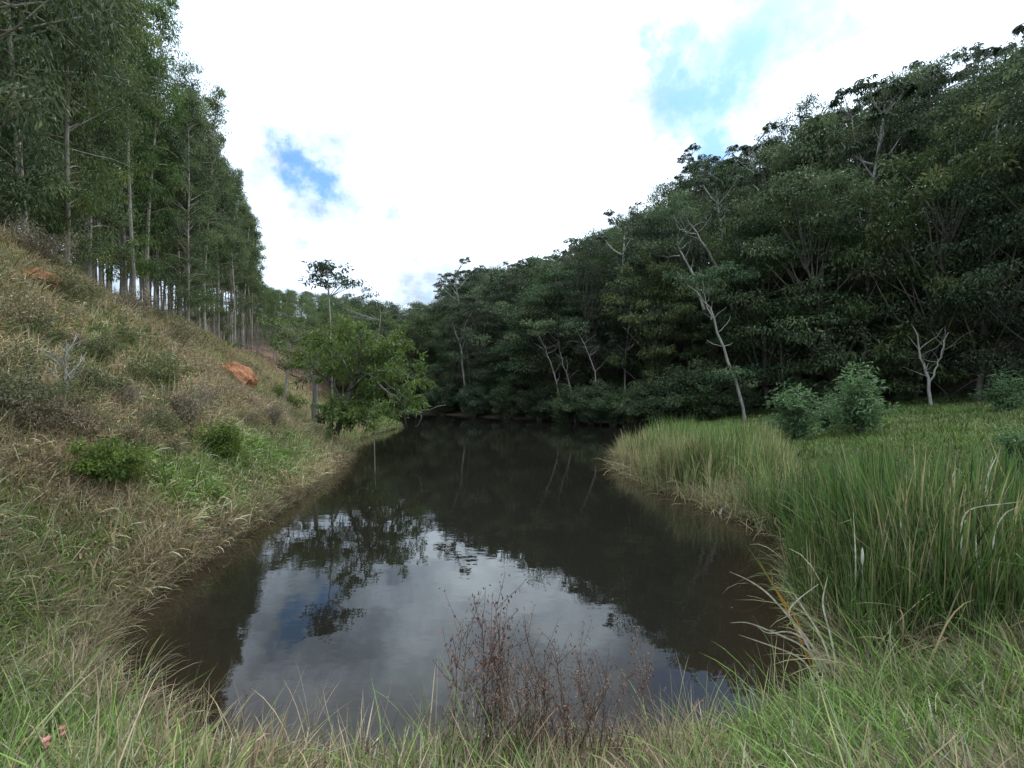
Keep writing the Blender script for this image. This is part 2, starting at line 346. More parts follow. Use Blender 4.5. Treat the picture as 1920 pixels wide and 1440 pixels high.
# ------------------------------------------------------------------ plant prototypes
def curve(start, d, L, n, R, wob=.15, up=0., droop=0.):
    p = [np.array(start, float)]; d = np.array(d, float); d /= np.linalg.norm(d)
    for i in range(n):
        d = d + R.normal(0, wob, 3) + np.array([0, 0, up - droop * (i / n)]); d /= np.linalg.norm(d); p.append(p[-1] + d * L / n)
    return np.array(p)
def unit(az, el): return np.array([math.cos(az) * math.cos(el), math.sin(az) * math.cos(el), math.sin(el)])
def rand_unit(n, R): return norm(R.normal(0, 1, (n, 3)))
def cluster(c, n, rad, flat, R, L, W, droop=.3, outc=None, upn=1.0):
    """a clump of leaves round centre c"""
    q = rand_unit(n, R) * (R.random((n, 1)) ** .45) * rad; q[:, 2] *= flat
    P = c + q
    d = norm(q + 1e-6) * .7 + rand_unit(n, R) * .7; d[:, 2] -= droop
    nr = rand_unit(n, R) * .7; nr[:, 2] += upn
    return P, d, nr, L * R.uniform(.6, 1.25, n), W * R.uniform(.7, 1.25, n), np.clip(R.normal(.45, .25) + R.normal(0, .22, n), 0, 1)
def bake(cl, fold=.25):
    P, d, nr, L, W, v = [np.concatenate([c[i] for c in cl]) for i in range(6)]
    return leaves(P, d, nr, L, W, fold, v)
class Plant:
    """wood + foliage meshes of one kind; base at the origin"""
    def __init__(s, wood, leafs, wm, lm, H_, wn='trunk', ln='crown', k=6):
        V, Q = tubes(wood, k); s.wood = mesh(wn, V, quads=Q, mat=wm)
        s.leaf = None
        if leafs: V, T, v = bake(leafs); s.leaf = mesh(ln, V, tris=T, mat=lm, attrs=dict(var=v), smooth=False)
        s.H = H_; s.wn, s.ln = wn, ln
NAMES = {}
def put(pl, name, x, y, z, s=1.0, rz=None, label='', cat='tree', group=None, tilt=(0, 0), sxy=None):
    r = bpy.data.objects.new(name, None); COL.objects.link(r); r.empty_display_size = .3
    r.location = (x, y, z); r.rotation_euler = (tilt[0], tilt[1], random.uniform(0, 6.28) if rz is None else rz)
    sx = sxy or s; r.scale = (sx, sx, s)
    tag(r, label, cat, group)
    obj(pl.wn, pl.wood, r)
    if pl.leaf:
        o = obj(pl.ln, pl.leaf, r)
        if pl.ln == 'seed_heads': o['kind'] = 'stuff'
    return r

def eucalyptus(seed, Ht=18., c0=.42, wid=1.9, nb=46, per=85, rad=.5):
    R = np.random.default_rng(seed); wood = []; cl = []
    tr = curve((0, 0, -.4), (R.normal(0, .02), R.normal(0, .02), 1), Ht + .4, 14, R, .018, .05)
    rr = .0056 * Ht * (1 - np.linspace(0, 1, 15) ** 1.1 * .9); wood.append((tr, rr))
    zt = np.linspace(-.4, Ht, 15)
    for i in range(nb):
        t = c0 + (1 - c0) * (i + R.random()) / nb
        st = np.array([np.interp(t * Ht, tr[:, 2], tr[:, 0]), np.interp(t * Ht, tr[:, 2], tr[:, 1]), t * Ht])
        q = (t - c0) / (1 - c0); w = wid * (1 - q ** 1.8 * .8) * (.55 + .45 * min(1, q * 4)) * R.uniform(.55, 1.25)
        az = R.uniform(0, 6.28); el = R.uniform(.25, .8)
        br = curve(st, unit(az, el), w * 1.15, 5, R, .12, .02, .12); wood.append((br, np.linspace(.028, .008, 6) * Ht / 18))
        for j, f in enumerate((.55, .8, 1.0)):
            if R.random() < .12: continue
            c = br[0] + (br[-1] - br[0]) * f + R.normal(0, .22, 3); c[2] = max(c[2], .3)
            cl.append(cluster(c, int(per * R.uniform(.7, 1.4)), rad * R.uniform(.55, 1.15), .8, R, .20, .052, .8, upn=.4))
    return Plant(wood, cl, M['eucbark'], M['euc'], Ht)
def broad(seed, Ht=15., lm='forest', c0=.3, spread=4.6, pads=44, per=320, flat=.26, prad=1.25, L=.21, W=.095, lean=.12, wm='bark'):
    R = np.random.default_rng(seed); wood = []; cl = []
    tr = curve((0, 0, -.5), (R.normal(0, lean), R.normal(0, lean), 1), Ht * .72, 9, R, .07, .04); wood.append((tr, np.linspace(.013 * Ht, .005 * Ht, 10)))
    for i in range(pads):
        q = (i + R.random()) / pads
        zz = Ht * (c0 + (1 - c0) * q); w = spread * math.sqrt(max(.02, 1 - (max(0, q - .35) / .68) ** 2)) * (.55 + .45 * min(1, q * 2.2)) * R.uniform(.25, 1.05)
        az = i * 2.4 + R.normal(0, .5); c = np.array([math.cos(az) * w, math.sin(az) * w, zz + R.normal(0, .35)]) + np.array([tr[-1, 0], tr[-1, 1], 0]) * q
        k = min(9, max(2, int(9 * min(1, (zz - Ht * .12) / (Ht * .75))) - 1)); st = tr[k] + R.normal(0, .05, 3)
        mid = (st + c) / 2 + np.array([0, 0, -.06 * w]) + R.normal(0, .25, 3)
        s = np.linspace(0, 1, 7)[:, None]; br = (1 - s) ** 2 * st + 2 * s * (1 - s) * mid + s * s * c
        wood.append((br, np.linspace(.0034 * Ht, .0010 * Ht, 7)))
        for j in range(3):
            cc = c + R.normal(0, 1, 3) * np.array([prad * .55, prad * .55, .16]); cl.append(cluster(cc, per // 3, prad * R.uniform(.5, .95), flat, R, L, W, .25, upn=1.3))
    return Plant(wood, cl, M[wm], M[lm], Ht)
def cecropia(seed, Ht=14., arms=15, wm='palebark', spread=.20, c0=.5, lm='cecropia'):
    """thin pale candelabra trunk with big drooping rosettes of palmate leaves"""
    R = np.random.default_rng(seed); wood = []; cl = []
    tr = curve((0, 0, -.5), (R.normal(0, .08), R.normal(0, .08), 1), Ht * .95, 8, R, .05, .05); wood.append((tr, np.linspace(.0105 * Ht, .004 * Ht, 9)))
    ends = [tr[-1]]
    for i in range(arms):
        t = R.uniform(c0, .97); k = t * 8; a = int(k); st = tr[a] + (tr[min(a + 1, 8)] - tr[a]) * (k - a)
        az = i * 2.4 + R.normal(0, .4); L = Ht * spread * (1.25 - t * .6) * R.uniform(.6, 1.3)
        br = curve(st, unit(az, R.uniform(.15, .6)), L, 6, R, .1, .12); wood.append((br, np.linspace(.0042 * Ht, .0018 * Ht, 7))); ends.append(br[-1])
        if R.random() < .7:
            b2 = curve(br[3], unit(az + R.normal(0, .8), .5), L * .5, 4, R, .1, .1); wood.append((b2, np.linspace(.0028 * Ht, .0014 * Ht, 5))); ends.append(b2[-1])
    for e in ends:
        for j in range(R.integers(6, 10)):                      # one palmate leaf: a fan of lobes on a stalk
            az = R.uniform(0, 6.28); hub = e + unit(az, R.uniform(-.1, .5)) * R.uniform(.25, .55)
            m_ = 8; aa = az + np.linspace(-2.3, 2.3, m_) ; d = np.stack([np.cos(aa), np.sin(aa), np.full(m_, -.55)], 1) + R.normal(0, .1, (m_, 3))
            cl.append((np.repeat(hub[None], m_, 0), d, np.repeat([[0, 0, 1.]], m_, 0), np.full(m_, .42) * R.uniform(.8, 1.2), np.full(m_, .11), np.full(m_, R.random())))
    return Plant(wood, cl, M[wm], M[lm], Ht)
def bush(seed, Ht=2.5, wid=1.5, stems=12, per=60, L=.12, W=.05, lm='shrub', rad=.32, droop=.2, wm='bark', flat=.8, thick=.02):
    R = np.random.default_rng(seed); wood = []; cl = []
    for i in range(stems):
        az = i * 2.4 + R.normal(0, .4); sp = R.uniform(.15, 1.0)
        e = np.array([math.cos(az) * wid * sp, math.sin(az) * wid * sp, Ht * R.uniform(.55, 1.) * (1 - .45 * sp * sp)])
        s = np.linspace(0, 1, 6)[:, None]; mid = np.array([e[0] * .25, e[1] * .25, e[2] * .65]) + R.normal(0, .08 * wid, 3)
        st = np.array([R.normal(0, .06 * wid), R.normal(0, .06 * wid), -.15]); br = (1 - s) ** 2 * st + 2 * s * (1 - s) * mid + s * s * e
        wood.append((br, np.linspace(thick, thick * .3, 6)))
        for f in (.35, .6, .8, 1.):
            c = br[int(round(f * 5))] + R.normal(0, rad * .5, 3); c[2] = max(c[2], .08)
            cl.append(cluster(c, int(per * R.uniform(.6, 1.2)), rad * R.uniform(.7, 1.2), flat, R, L, W, droop, upn=.8))
    return Plant(wood, cl, M[wm], M[lm], Ht, 'stems', 'foliage', 5)

EU_IN = [eucalyptus(100 + i, 18, .45, 1.7, 40, 70, .5) for i in range(3)]
EU_ED = [eucalyptus(110 + i, 18, .07, 2.6, 92, 88, .55) for i in range(4)]
EU_FAR = [eucalyptus(120 + i, 13, .35, 2.0, 20, 60, .7) for i in range(2)]
FS = [broad(260 + i, 12, lm_, .04, 4.2, n_, p_, fl_, pr_, L_, W_) for i, (lm_, n_, p_, fl_, pr_, L_, W_) in enumerate([('forest', 64, 300, .26, 1.2, .21, .095), ('forest', 50, 420, .65, .95, .16, .07), ('olive', 46, 300, .5, 1.4, .26, .11), ('hill', 70, 220, .45, .85, .30, .10), ('forest', 40, 380, .3, 1.6, .20, .08)])]
FH = [broad(270 + i, 13, 'hill', .15, 3.6, 36, 180, .6, 1.2, .3, .15) for i in range(3)]
FB = [broad(200 + i, 15, 'forest') for i in range(4)] + [broad(210 + i, 15, 'olive', .35, 4.2, 40, 240, .45, 1.2) for i in range(2)] + [broad(215, 15, 'forest', .25, 3.6, 50, 220, .7, 1.1, .3, .16)]
CE = [cecropia(230 + i) for i in range(3)]
UN = [bush(240 + i, 5.0, 2.9, 26, 95, .26, .12, 'forest', .75, .3, 'bark', .55, .05) for i in range(3)]

# ------------------------------------------------------------------ eucalyptus plantation on the left crest
cnt = 0; cand = []
for a in np.arange(-60, -8, 2.3):
    for b in np.arange(6, 92, 2.7):
        cand.append((a + rng.normal(0, .35), b + rng.normal(0, .45)))
cand = np.array(cand); dh = sdf(HILL, cand[:, 0], cand[:, 1])
ok = (dh > 9.6) & (dh < 30) & (cand[:, 0] / cand[:, 1] > -1.45)
cand = cand[ok]; dh = dh[ok]; zz = H(cand[:, 0], cand[:, 1])
order = np.argsort(np.hypot(cand[:, 0], cand[:, 1]))[:245]
for i in order:
    x, y = cand[i]; edge = dh[i] < 12.6 and y < 52
    pl = EU_ED[random.randrange(4)] if edge and random.random() < (.75 if y < 30 else .4) else EU_IN[random.randrange(3)]
    h = random.uniform(.92, 1.12) * float(np.interp(y, [14, 26, 40, 60], [1.38, 1.14, 1.12, 1.16]))
    px = 960 + F * x / y
    if px > 478:
        lim = CAM_Z + (HY - np.interp(px, [478, 500, 640], [500, 548, 560])) / F * y - zz[i]
        if lim < 6 or random.random() < .35: continue
        h = min(h, lim / 18)
    zone = 'nearest part, upper left of the photo' if y < 28 else 'middle part, thin pale trunks' if y < 50 else 'farthest end beside the clearing'
    lab = ('slim eucalyptus with leafy lower branches on the edge of the plantation above the grass slope' if edge else
           'tall eucalyptus inside the left plantation, ' + zone)
    put(pl, 'eucalyptus_tree', x, y, zz[i], h, label=lab, cat='tree', group='eucalyptus on the plantation edge' if edge else 'eucalyptus inside the plantation', sxy=h * random.uniform(.85, 1.05))

# ------------------------------------------------------------------ native forest on the right, height held under the real skyline
SKX = [430, 760, 790, 830, 850, 900, 1000, 1080, 1110, 1180, 1235, 1262, 1300, 1390, 1420, 1440, 1500, 1560, 1640, 1680, 1740, 1800, 1880, 1920, 2300, 3000]
SKY = [560, 590, 575, 560, 528, 500, 490, 470, 430, 395, 375, 305, 290, 300, 275, 255, 225, 175, 160, 115, 85, 90, 75, 50, -80, -200]
c2 = []
for k in range(9000):
    x = rng.uniform(-24, 62); y = rng.uniform(8, 118); c2.append((x, y))
c2 = np.array(c2); df = sdf(WOOD, c2[:, 0], c2[:, 1]); ok = (df > .6) & (df < 42) & (c2[:, 0] / c2[:, 1] < 1.4); c2 = c2[ok]; df = df[ok]
o_ = np.argsort(df); placed = []; nF = 0
zz2 = H(c2[:, 0], c2[:, 1])
for i in o_:
    x, y = c2[i]; sp = 2.7 + df[i] * .05
    if any((x - a) ** 2 + (y - b) ** 2 < sp * sp for a, b in placed): continue
    px = 960 + F * x / y; lim = CAM_Z + (HY - np.interp(px, SKX, SKY)) / F * y - zz2[i]
    h = min(random.uniform(11, 17) + min(5, df[i] * .4), lim * random.uniform(.84, 1.0))
    if h < 5: continue
    placed.append((x, y)); nF += 1
    if nF > 265: break
    skyl = h > lim * .9
    r = random.random()
    if skyl and r < .6 and h > 7: pl, nm, lab, gr = random.choice(CE), 'cecropia_tree', 'cecropia with drooping leaf rosettes along the forest skyline on the right', 'cecropias on the forest skyline'
    elif r < .12 and h > 8: pl, nm, lab, gr = random.choice(CE), 'cecropia_tree', 'pale-stemmed cecropia among the dark trees of the right hillside', 'cecropias inside the forest'
    elif df[i] < 5: pl, nm, lab, gr = random.choice(FS if random.random() < .85 else FB), 'forest_tree', 'dark layered broadleaf tree in the front row of the forest across the water', 'front row of the native forest'
    else: pl, nm, lab, gr = random.choice(FB), 'forest_tree', 'dense broadleaf tree on the steep forested hillside at right', 'trees on the forested hillside'
    if nm == 'cecropia_tree' and skyl: h = lim * random.uniform(.97, 1.05)
    s = h / pl.H; put(pl, nm, x, y, zz2[i], s, label=lab, group=gr, sxy=min(1.15, max(s, .75)) * random.uniform(.85, 1.1))
# understory at the forest foot
line = np.array(WOOD[1:11], float); seg = np.hypot(*np.diff(line, axis=0).T); cum = np.concatenate([[0], np.cumsum(seg)])
for k in range(74):
    t = rng.uniform(0, cum[-1]); x = np.interp(t, cum, line[:, 0]) + rng.uniform(-1, 2.5); y = np.interp(t, cum, line[:, 1]) + rng.uniform(-1, 2.5)
    if x / y > 1.5: continue
    s = rng.uniform(.45, .95) * (.6 if x > 15 else 1)
    put(random.choice(UN), 'understory_bush', x, y, max(hz(x, y), .0), s, label='dark understory bush at the foot of the forest', cat='bush', group='bushes along the forest foot')
for k, (px, py, d, s) in enumerate([(1010, 790, 46, .7), (1060, 792, 43, .7), (1110, 790, 40, .75), (1150, 785, 38, .7), (950, 790, 50, .8), (890, 788, 54, .8), (830, 788, 60, .9), (1200, 780, 36, .7), (1300, 775, 34, .95), (1250, 775, 35, .8)]):
    x = (px - 960) / F * d; put(UN[k % 3], 'waterside_bush', x, d, max(hz(x, d), 0), s, label='dark bush overhanging the far shore of the pond', cat='bush', group='bushes overhanging the far shore')

# ------------------------------------------------------------------ far hill beyond the pond
c3 = []
for k in range(6000): c3.append((rng.uniform(-95, -8), rng.uniform(68, 150)))
c3 = np.array(c3); px = 960 + F * c3[:, 0] / c3[:, 1]; z3 = H(c3[:, 0], c3[:, 1])
placed = []; n3 = 0
for i in np.argsort(c3[:, 1]):
    x, y = c3[i]
    if not (455 < px[i] < 800) or sdf(WOOD, np.array([x]), np.array([y]))[0] > -1: continue
    if any((x - a) ** 2 + (y - b) ** 2 < 3.4 ** 2 for a, b in placed): continue
    lim = CAM_Z + (HY - np.interp(px[i], [455, 500, 560, 600, 650, 700, 760, 800], [530, 535, 545, 548, 555, 568, 585, 590])) / F * y - z3[i]
    h = min(random.uniform(11, 15), lim * random.uniform(.9, 1.0))
    if h < 5: continue
    placed.append((x, y)); n3 += 1
    if n3 > 140: break
    e = px[i] < 640 + random.uniform(-40, 60); pl = random.choice(EU_FAR) if e else random.choice(FH)
    s = h / pl.H
    put(pl, 'eucalyptus_tree' if e else 'hill_tree', x, y, z3[i], s, label='small-looking eucalyptus on the distant hill beyond the clearing' if e else 'rounded green tree on the distant hill at the end of the valley',
        group='eucalyptus on the distant hill' if e else 'trees on the distant hill', sxy=max(s, .8))

# ------------------------------------------------------------------ scatter ("stuff") machinery
def blades(seed, n, L, W, R0=.06, th=(.05, .5), bend=(.3, 1.6), seg=4, jl=.4):
    R = np.random.default_rng(seed)
    az = R.uniform(0, 2 * np.pi, n); r = R0 * np.sqrt(R.random(n)); b0 = np.stack([np.cos(az) * r, np.sin(az) * r, np.full(n, -.02)], 1)
    az = az + R.normal(0, .9, n); ln = L * R.uniform(1 - jl, 1 + jl, n); w = W * R.uniform(.7, 1.3, n)
    t0 = R.uniform(*th, n); bd = R.uniform(*bend, n) ; side = np.stack([-np.sin(az), np.cos(az), R.normal(0, .3, n)], 1); side = norm(side)
    P = [b0]; p = b0
    for i in range(seg):
        a = t0 + bd * ((i + .5) / seg) ** 1.5
        st = np.stack([np.cos(az) * np.sin(a), np.sin(az) * np.sin(a), np.cos(a)], 1) * (ln / seg)[:, None]; p = p + st; P.append(p)
    V = []
    for i in range(seg): ww = w * (1 - (i / seg) ** 2 * .7) * .5; V += [P[i] - side * ww[:, None], P[i] + side * ww[:, None]]
    V.append(P[seg]); V = np.stack(V, 1); m_ = 2 * seg + 1; V = V.reshape(-1, 3)
    base = np.arange(n)[:, None] * m_; T = []
    for i in range(seg - 1): T += [base + np.array([[2 * i, 2 * i + 1, 2 * i + 3]]), base + np.array([[2 * i, 2 * i + 3, 2 * i + 2]])]
    T.append(base + np.array([[2 * seg - 2, 2 * seg - 1, 2 * seg]])); T = np.concatenate(T)
    return V, T, np.repeat(R.random(n), m_)
def herb(seed, n, rad, L, W):
    R = np.random.default_rng(seed); P = rand_unit(n, R) * rad * (R.random((n, 1)) ** .5); P[:, 2] = np.abs(P[:, 2]) + .03
    d = P * [1, 1, .3] / rad + rand_unit(n, R) * .4; nr = rand_unit(n, R) * .5 + [0, 0, 1.]
    return leaves(P, d, nr, L * R.uniform(.6, 1.3, n), W * R.uniform(.7, 1.3, n), .2, R.random(n))
def proto(name, parts, mat):
    V = []; T = []; v = []; off = 0
    for a, b, c in parts: V.append(a); T.append(b + off); v.append(c); off += len(a)
    return bpy.data.objects.new(name, mesh(name, np.concatenate(V), tris=np.concatenate(T), mat=mat, attrs=dict(var=np.concatenate(v)), smooth=False))
def gn_tree(coll):
    nt = bpy.data.node_groups.new('scatter', 'GeometryNodeTree')
    nt.interface.new_socket('Geometry', in_out='INPUT', socket_type='NodeSocketGeometry'); nt.interface.new_socket('Geometry', in_out='OUTPUT', socket_type='NodeSocketGeometry')
    g = G(nt); i = g.n('NodeGroupInput'); o = g.n('NodeGroupOutput')
    ci = g.n('GeometryNodeCollectionInfo'); ci.inputs['Collection'].default_value = coll; ci.inputs['Separate Children'].default_value = True; ci.inputs['Reset Children'].default_value = True
    iop = g.n('GeometryNodeInstanceOnPoints'); iop.inputs['Pick Instance'].default_value = True
    def at(n_, t): a = g.n('GeometryNodeInputNamedAttribute', data_type=t); a.inputs[0].default_value = n_; return a.outputs[0]
    g.l(i.outputs[0], iop.inputs['Points']); g.l(ci.outputs[0], iop.inputs['Instance'])
    g.l(at('pick', 'INT'), iop.inputs['Instance Index']); g.l(at('rot', 'FLOAT_VECTOR'), iop.inputs['Rotation']); g.l(at('scl', 'FLOAT_VECTOR'), iop.inputs['Scale'])
    g.l(iop.outputs[0], o.inputs[0]); return nt
def scatter(name, protos, x, y, scale, tone, shade, label, tilt=.15, zoff=0., scz=None, picks=None, z=None, cat=None):
    n = len(x); z = H(x, y) if z is None else z
    me = bpy.data.meshes.new(name); me.vertices.add(n); me.vertices.foreach_set('co', np.stack([x, y, np.maximum(z, -.12) + zoff], 1).astype(np.float32).ravel())
    a = me.attributes.new('rot', 'FLOAT_VECTOR', 'POINT'); r = np.stack([rng.normal(0, tilt, n), rng.normal(0, tilt, n), rng.uniform(0, 6.283, n)], 1); a.data.foreach_set('vector', r.astype(np.float32).ravel())
    a = me.attributes.new('scl', 'FLOAT_VECTOR', 'POINT'); s = np.stack([scale, scale, scale * (1 if scz is None else scz)], 1); a.data.foreach_set('vector', s.astype(np.float32).ravel())
    a = me.attributes.new('pick', 'INT', 'POINT'); a.data.foreach_set('value', (rng.integers(0, len(protos), n) if picks is None else picks).astype(np.int32))
    for k, v in (('tone', tone), ('shade', shade)): a = me.attributes.new(k, 'FLOAT', 'POINT'); a.data.foreach_set('value', np.asarray(v, np.float32))
    c = bpy.data.collections.new(name + '_kinds')
    for p_ in protos: c.objects.link(p_)
    o = obj(name, me); md = o.modifiers.new('scatter', 'NODES'); md.node_group = gn_tree(c)
    tag(o, label, cat, kind='stuff'); return o
def area_pts(n, x0, x1, y0, y1, view=1.35): 
    x = rng.uniform(x0, x1, n); y = rng.uniform(y0, y1, n); k = (np.abs(x) < view * y + 1.0); return x[k], y[k]

REEDP = [(3.2, 4.3), (3.3, 5.2), (3.9, 6.4), (4.8, 7.6), (4.8, 9.3), (4.3, 11.4), (3.8, 14), (3.8, 16.5), (4.6, 19.5), (6.0, 21.5), (8.5, 20.5), (9.3, 16), (7.6, 12.5), (6.9, 10.2), (9.5, 8.5), (9.0, 6.2), (6.5, 4.6), (4.6, 3.7), (3.3, 3.7)]
# near grass around the photographer's bank
near = [proto('near_tuft_%s' % c, [blades(300 + i, 26, .27, .012, .09, (.1, .9), (.3, 1.9))], M['grass']) for i, c in enumerate('abc')] + \
       [proto('near_tuft_%s' % c, [blades(310 + i, 22, .36, .006, .08, (.2, 1.2), (.8, 2.6), 5)], M['grass']) for i, c in enumerate('de')] + \
       [proto('near_tuft_f', [blades(320, 12, .24, .017, .06, (.1, .7), (.3, 1.3))], M['grass']), proto('near_tuft_g', [herb(321, 26, .12, .045, .026), blades(322, 6, .3, .006, .05)], M['grass']), proto('near_tuft_h', [blades(323, 9, .55, .006, .05, (.0, .5), (.1, .9), 6)], M['grass'])]
x, y = area_pts(30000, -9, 9, 1.0, 7.5, 1.5); d = -sdf(SHORE, x, y)
# keep every bank point; thin out in the reed bed
k = (d > -.05) & (rng.random(len(x)) < np.where(sdf(REEDP, x, y) > .3, .25, 1.0)); x, y, d = x[k], y[k], d[k]
gr = greenness(x, y); tn = np.clip(.40 - .30 * sm(x, -1, 4) - .2 * gr + fbm(x, y, 1.3, 21) * 1.3 + .25 * (1 - sm(d, 0, .5)) + .12 * sm(-x, 3, 6), 0, 1)
scatter('bank_grass', near, x, y, rng.uniform(.6, 1.15, len(x)) * (.75 + .5 * vnoise(x, y, .8, 4)), tn, .95 + .6 * vnoise(x, y, .6, 8), 'mixed green and straw grass on the near bank', .3)

# dry tangled grass over the left slope
mid = [proto('slope_tuft_%s' % c, [blades(330 + i, 26, .34, .021, .18, (.1, 1.3), (.5, 2.8))], M['grass']) for i, c in enumerate('abcd')] + \
      [proto('slope_tuft_e', [blades(340, 20, .55, .010, .12, (.1, .6), (.2, 1.2))], M['grass']), proto('slope_tuft_f', [herb(341, 60, .26, .07, .035)], M['grass']), proto('slope_tuft_g', [herb(342, 40, .2, .09, .03), blades(343, 8, .5, .012, .1)], M['grass'])]
x, y = area_pts(66000, -28, -3, 5.5, 36, 1.35); d = -sdf(SHORE, x, y); hh = sdf(HILL, x, y)
k = (d > 0) & (hh < 13) & (rng.random(len(x)) < np.interp(y, [5, 14, 36], [1, .75, .4])); x, y, d = x[k], y[k], d[k]
tn = np.clip(.70 - .8 * greenness(x, y) * .9 + fbm(x, y, 4, 33) * .9 + fbm(x, y, 1.2, 40) * .6, 0, 1)
sh_ = .75 + .7 * vnoise(x, y, 1.6, 12) + .35 * vnoise(x, y, .4, 13)
scatter('slope_grass', mid, x, y, rng.uniform(.6, 1.2, len(x)) * (.6 + .7 * vnoise(x, y, 1.7, 6)) * np.interp(y, [6, 20, 36], [.8, 1.1, 1.4]), tn, sh_ * 1.0, 'tangled dry and green grass covering the left slope', .35)
# meadows
far = [proto('meadow_tuft_%s' % c, [blades(350 + i, 30, .30, .03, .28, (.1, .8), (.3, 1.5), 3)], M['grass']) for i, c in enumerate('abc')]
x, y = area_pts(60000, 5, 36, 5, 36, 1.4); d = -sdf(SHORE, x, y); w = sdf(WOOD, x, y); k = (d > 2.5) & (w < 1.5); x, y = x[k], y[k]
scatter('meadow_grass', far, x, y, rng.uniform(.5, 1.0, len(x)), np.clip(.12 + fbm(x, y, 4, 3) * .7, 0, 1), .85 + .45 * vnoise(x, y, 2.2, 5), 'short green grass of the meadow behind the reeds', .2)
x, y = area_pts(60000, -50, -5, 22, 74, 1.3); d = -sdf(SHORE, x, y); hh = sdf(HILL, x, y); br = brownness(x, y)
k = (d > 0) & (hh < 12) & (sdf(WOOD, x, y) < -5) & (x < -8) & (rng.random(len(x)) > br * .9); x, y = x[k], y[k]
scatter('clearing_grass', far, x, y, rng.uniform(.6, 1.5, len(x)), np.clip(.12 + .5 * sm(sdf(HILL, x, y), -1, 3) + fbm(x, y, 5, 3) * .5, 0, 1), 1.45 + .3 * vnoise(x, y, 2.2, 5), 'yellow-green grass of the clearing beyond the bank tree', .2)

# ------------------------------------------------------------------ cattail bed
reed = [proto('reed_clump_%s' % c, [blades(400 + i, 10, 1.32, .017, .12, (.0, .2), (.02, .6), 6, .32)], M['reed']) for i, c in enumerate('abcd')] + \
       [proto('reed_clump_%s' % c, [blades(410 + i, 6, 1.3, .020, .10, (.0, .3), (.1, 1.8), 7, .35), blades(415 + i, 6, .95, .013, .1, (.3, 1.0), (.6, 1.9), 7, .3)], M['reed']) for i, c in enumerate('ef')]
lowr = [proto('dead_reed_%s' % c, [blades(420 + i, 12, .8, .014, .3, (.1, 1.5), (.0, 2.2), 6, .6)], M['reed']) for i, c in enumerate('abc')]
x, y = area_pts(26000, 2.5, 14, 4.2, 24, 1.5); rd = sdf(REEDP, x, y)
k = (rd > 0) & (rng.random(len(x)) < .04 + .8 * sm(vnoise(x, y, 1.3, 50), .25, .7)) & (rng.random(len(x)) < np.interp(rd, [0, .5], [.5, 1])); x, y, rd = x[k], y[k], rd[k]
edge = 1 - sm(rd, 0, 1.3)
tn = np.clip(.22 + fbm(x, y, 2.5, 60) * 1.1 + .10 * sm(y, 9, 13) + .22 * edge * sm(y, 8, 11), 0, 1)
scatter('reed_bed', reed, x, y, rng.uniform(.7, 1.1, len(x)) * (.72 + .5 * vnoise(x, y, 1.8, 77)) * (1 - .25 * edge) * np.interp(y, [3.7, 4.6, 6, 9, 12, 24], [.55, .9, 1.12, 1.05, .95, 1.0]), tn, (.75 + .4 * vnoise(x, y, 1.5, 55)) * np.interp(y, [5, 9, 14], [.8, .95, 1.25]), 'green cattail reeds growing along the right shore', .1, cat='reeds')
x, y = area_pts(26000, 2.5, 10, 3.9, 24, 1.5); rd = sdf(REEDP, x, y); k = (rd > -.15) & (rd < 1.5) & (rng.random(len(x)) < np.interp(y, [4.5, 7, 9], [.05, .10, .2]))  ; x, y = x[k], y[k]
scatter('dead_reed_litter', lowr, x, y, rng.uniform(.3, .95, len(x)), np.clip(.85 + fbm(x, y, 1, 3) * .5, 0, 1), .55 + .5 * rng.random(len(x)), 'fallen straw-coloured reed leaves at the waterline', .2, zoff=.08)
# straw fringe hanging over the water along the left and near shore
fr = [proto('fringe_%s' % c, [blades(430 + i, 26, .42, .006, .10, (.2, 1.0), (.8, 2.3), 5)], M['grass']) for i, c in enumerate('abc')]
t = rng.uniform(0, len(SHORE), 3600); a = SHORE[t.astype(int)]; b = SHORE[(t.astype(int) + 1) % len(SHORE)]; q = a + (b - a) * (t % 1)[:, None] + rng.normal(0, .12, (len(t), 2))
k = ((q[:, 0] < -2.5) & (q[:, 1] < 42)) ; q = q[k]
scatter('shore_fringe', fr, q[:, 0], q[:, 1], rng.uniform(.5, 1.1, len(q)), rng.uniform(.55, 1, len(q)), rng.uniform(.5, 1.0, len(q)), 'grey straw grass hanging over the water along the left shore', .3, zoff=.03)

# dead thatch low in the bank grass, and scraps floating along the shore
thatch = [proto('thatch_%s' % c, [blades(440 + i, 24, .30, .009, .14, (1.0, 1.6), (-.3, .8), 3)], M['grass']) for i, c in enumerate('abc')]
x, y = area_pts(16000, -9, 9, 1.0, 7.5, 1.5); d = -sdf(SHORE, x, y); k = (d > -.12) & (rng.random(len(x)) < .2 + .8 * sm(vnoise(x, y, .9, 71), .35, .65)); x, y = x[k], y[k]
scatter('thatch', thatch, x, y, rng.uniform(.5, 1.2, len(x)), rng.uniform(.75, 1, len(x)), rng.uniform(.35, 1.0, len(x)), 'matted dead straw at the foot of the bank grass', .35, zoff=.04)
fl = [proto('float_%s' % c, [herb(450 + i, 4, .10, .05, .02)], M['grass']) for i, c in enumerate('ab')]
t = rng.uniform(0, len(SHORE), 2600); a = SHORE[t.astype(int)]; b = SHORE[(t.astype(int) + 1) % len(SHORE)]; q = a + (b - a) * (t % 1)[:, None] + rng.normal(0, .28, (len(t), 2))
k = (sdf(SHORE, q[:, 0], q[:, 1]) > .05) & (q[:, 1] < 30) & (vnoise(q[:, 0], q[:, 1], 1.2, 91) > .45); q = q[k]
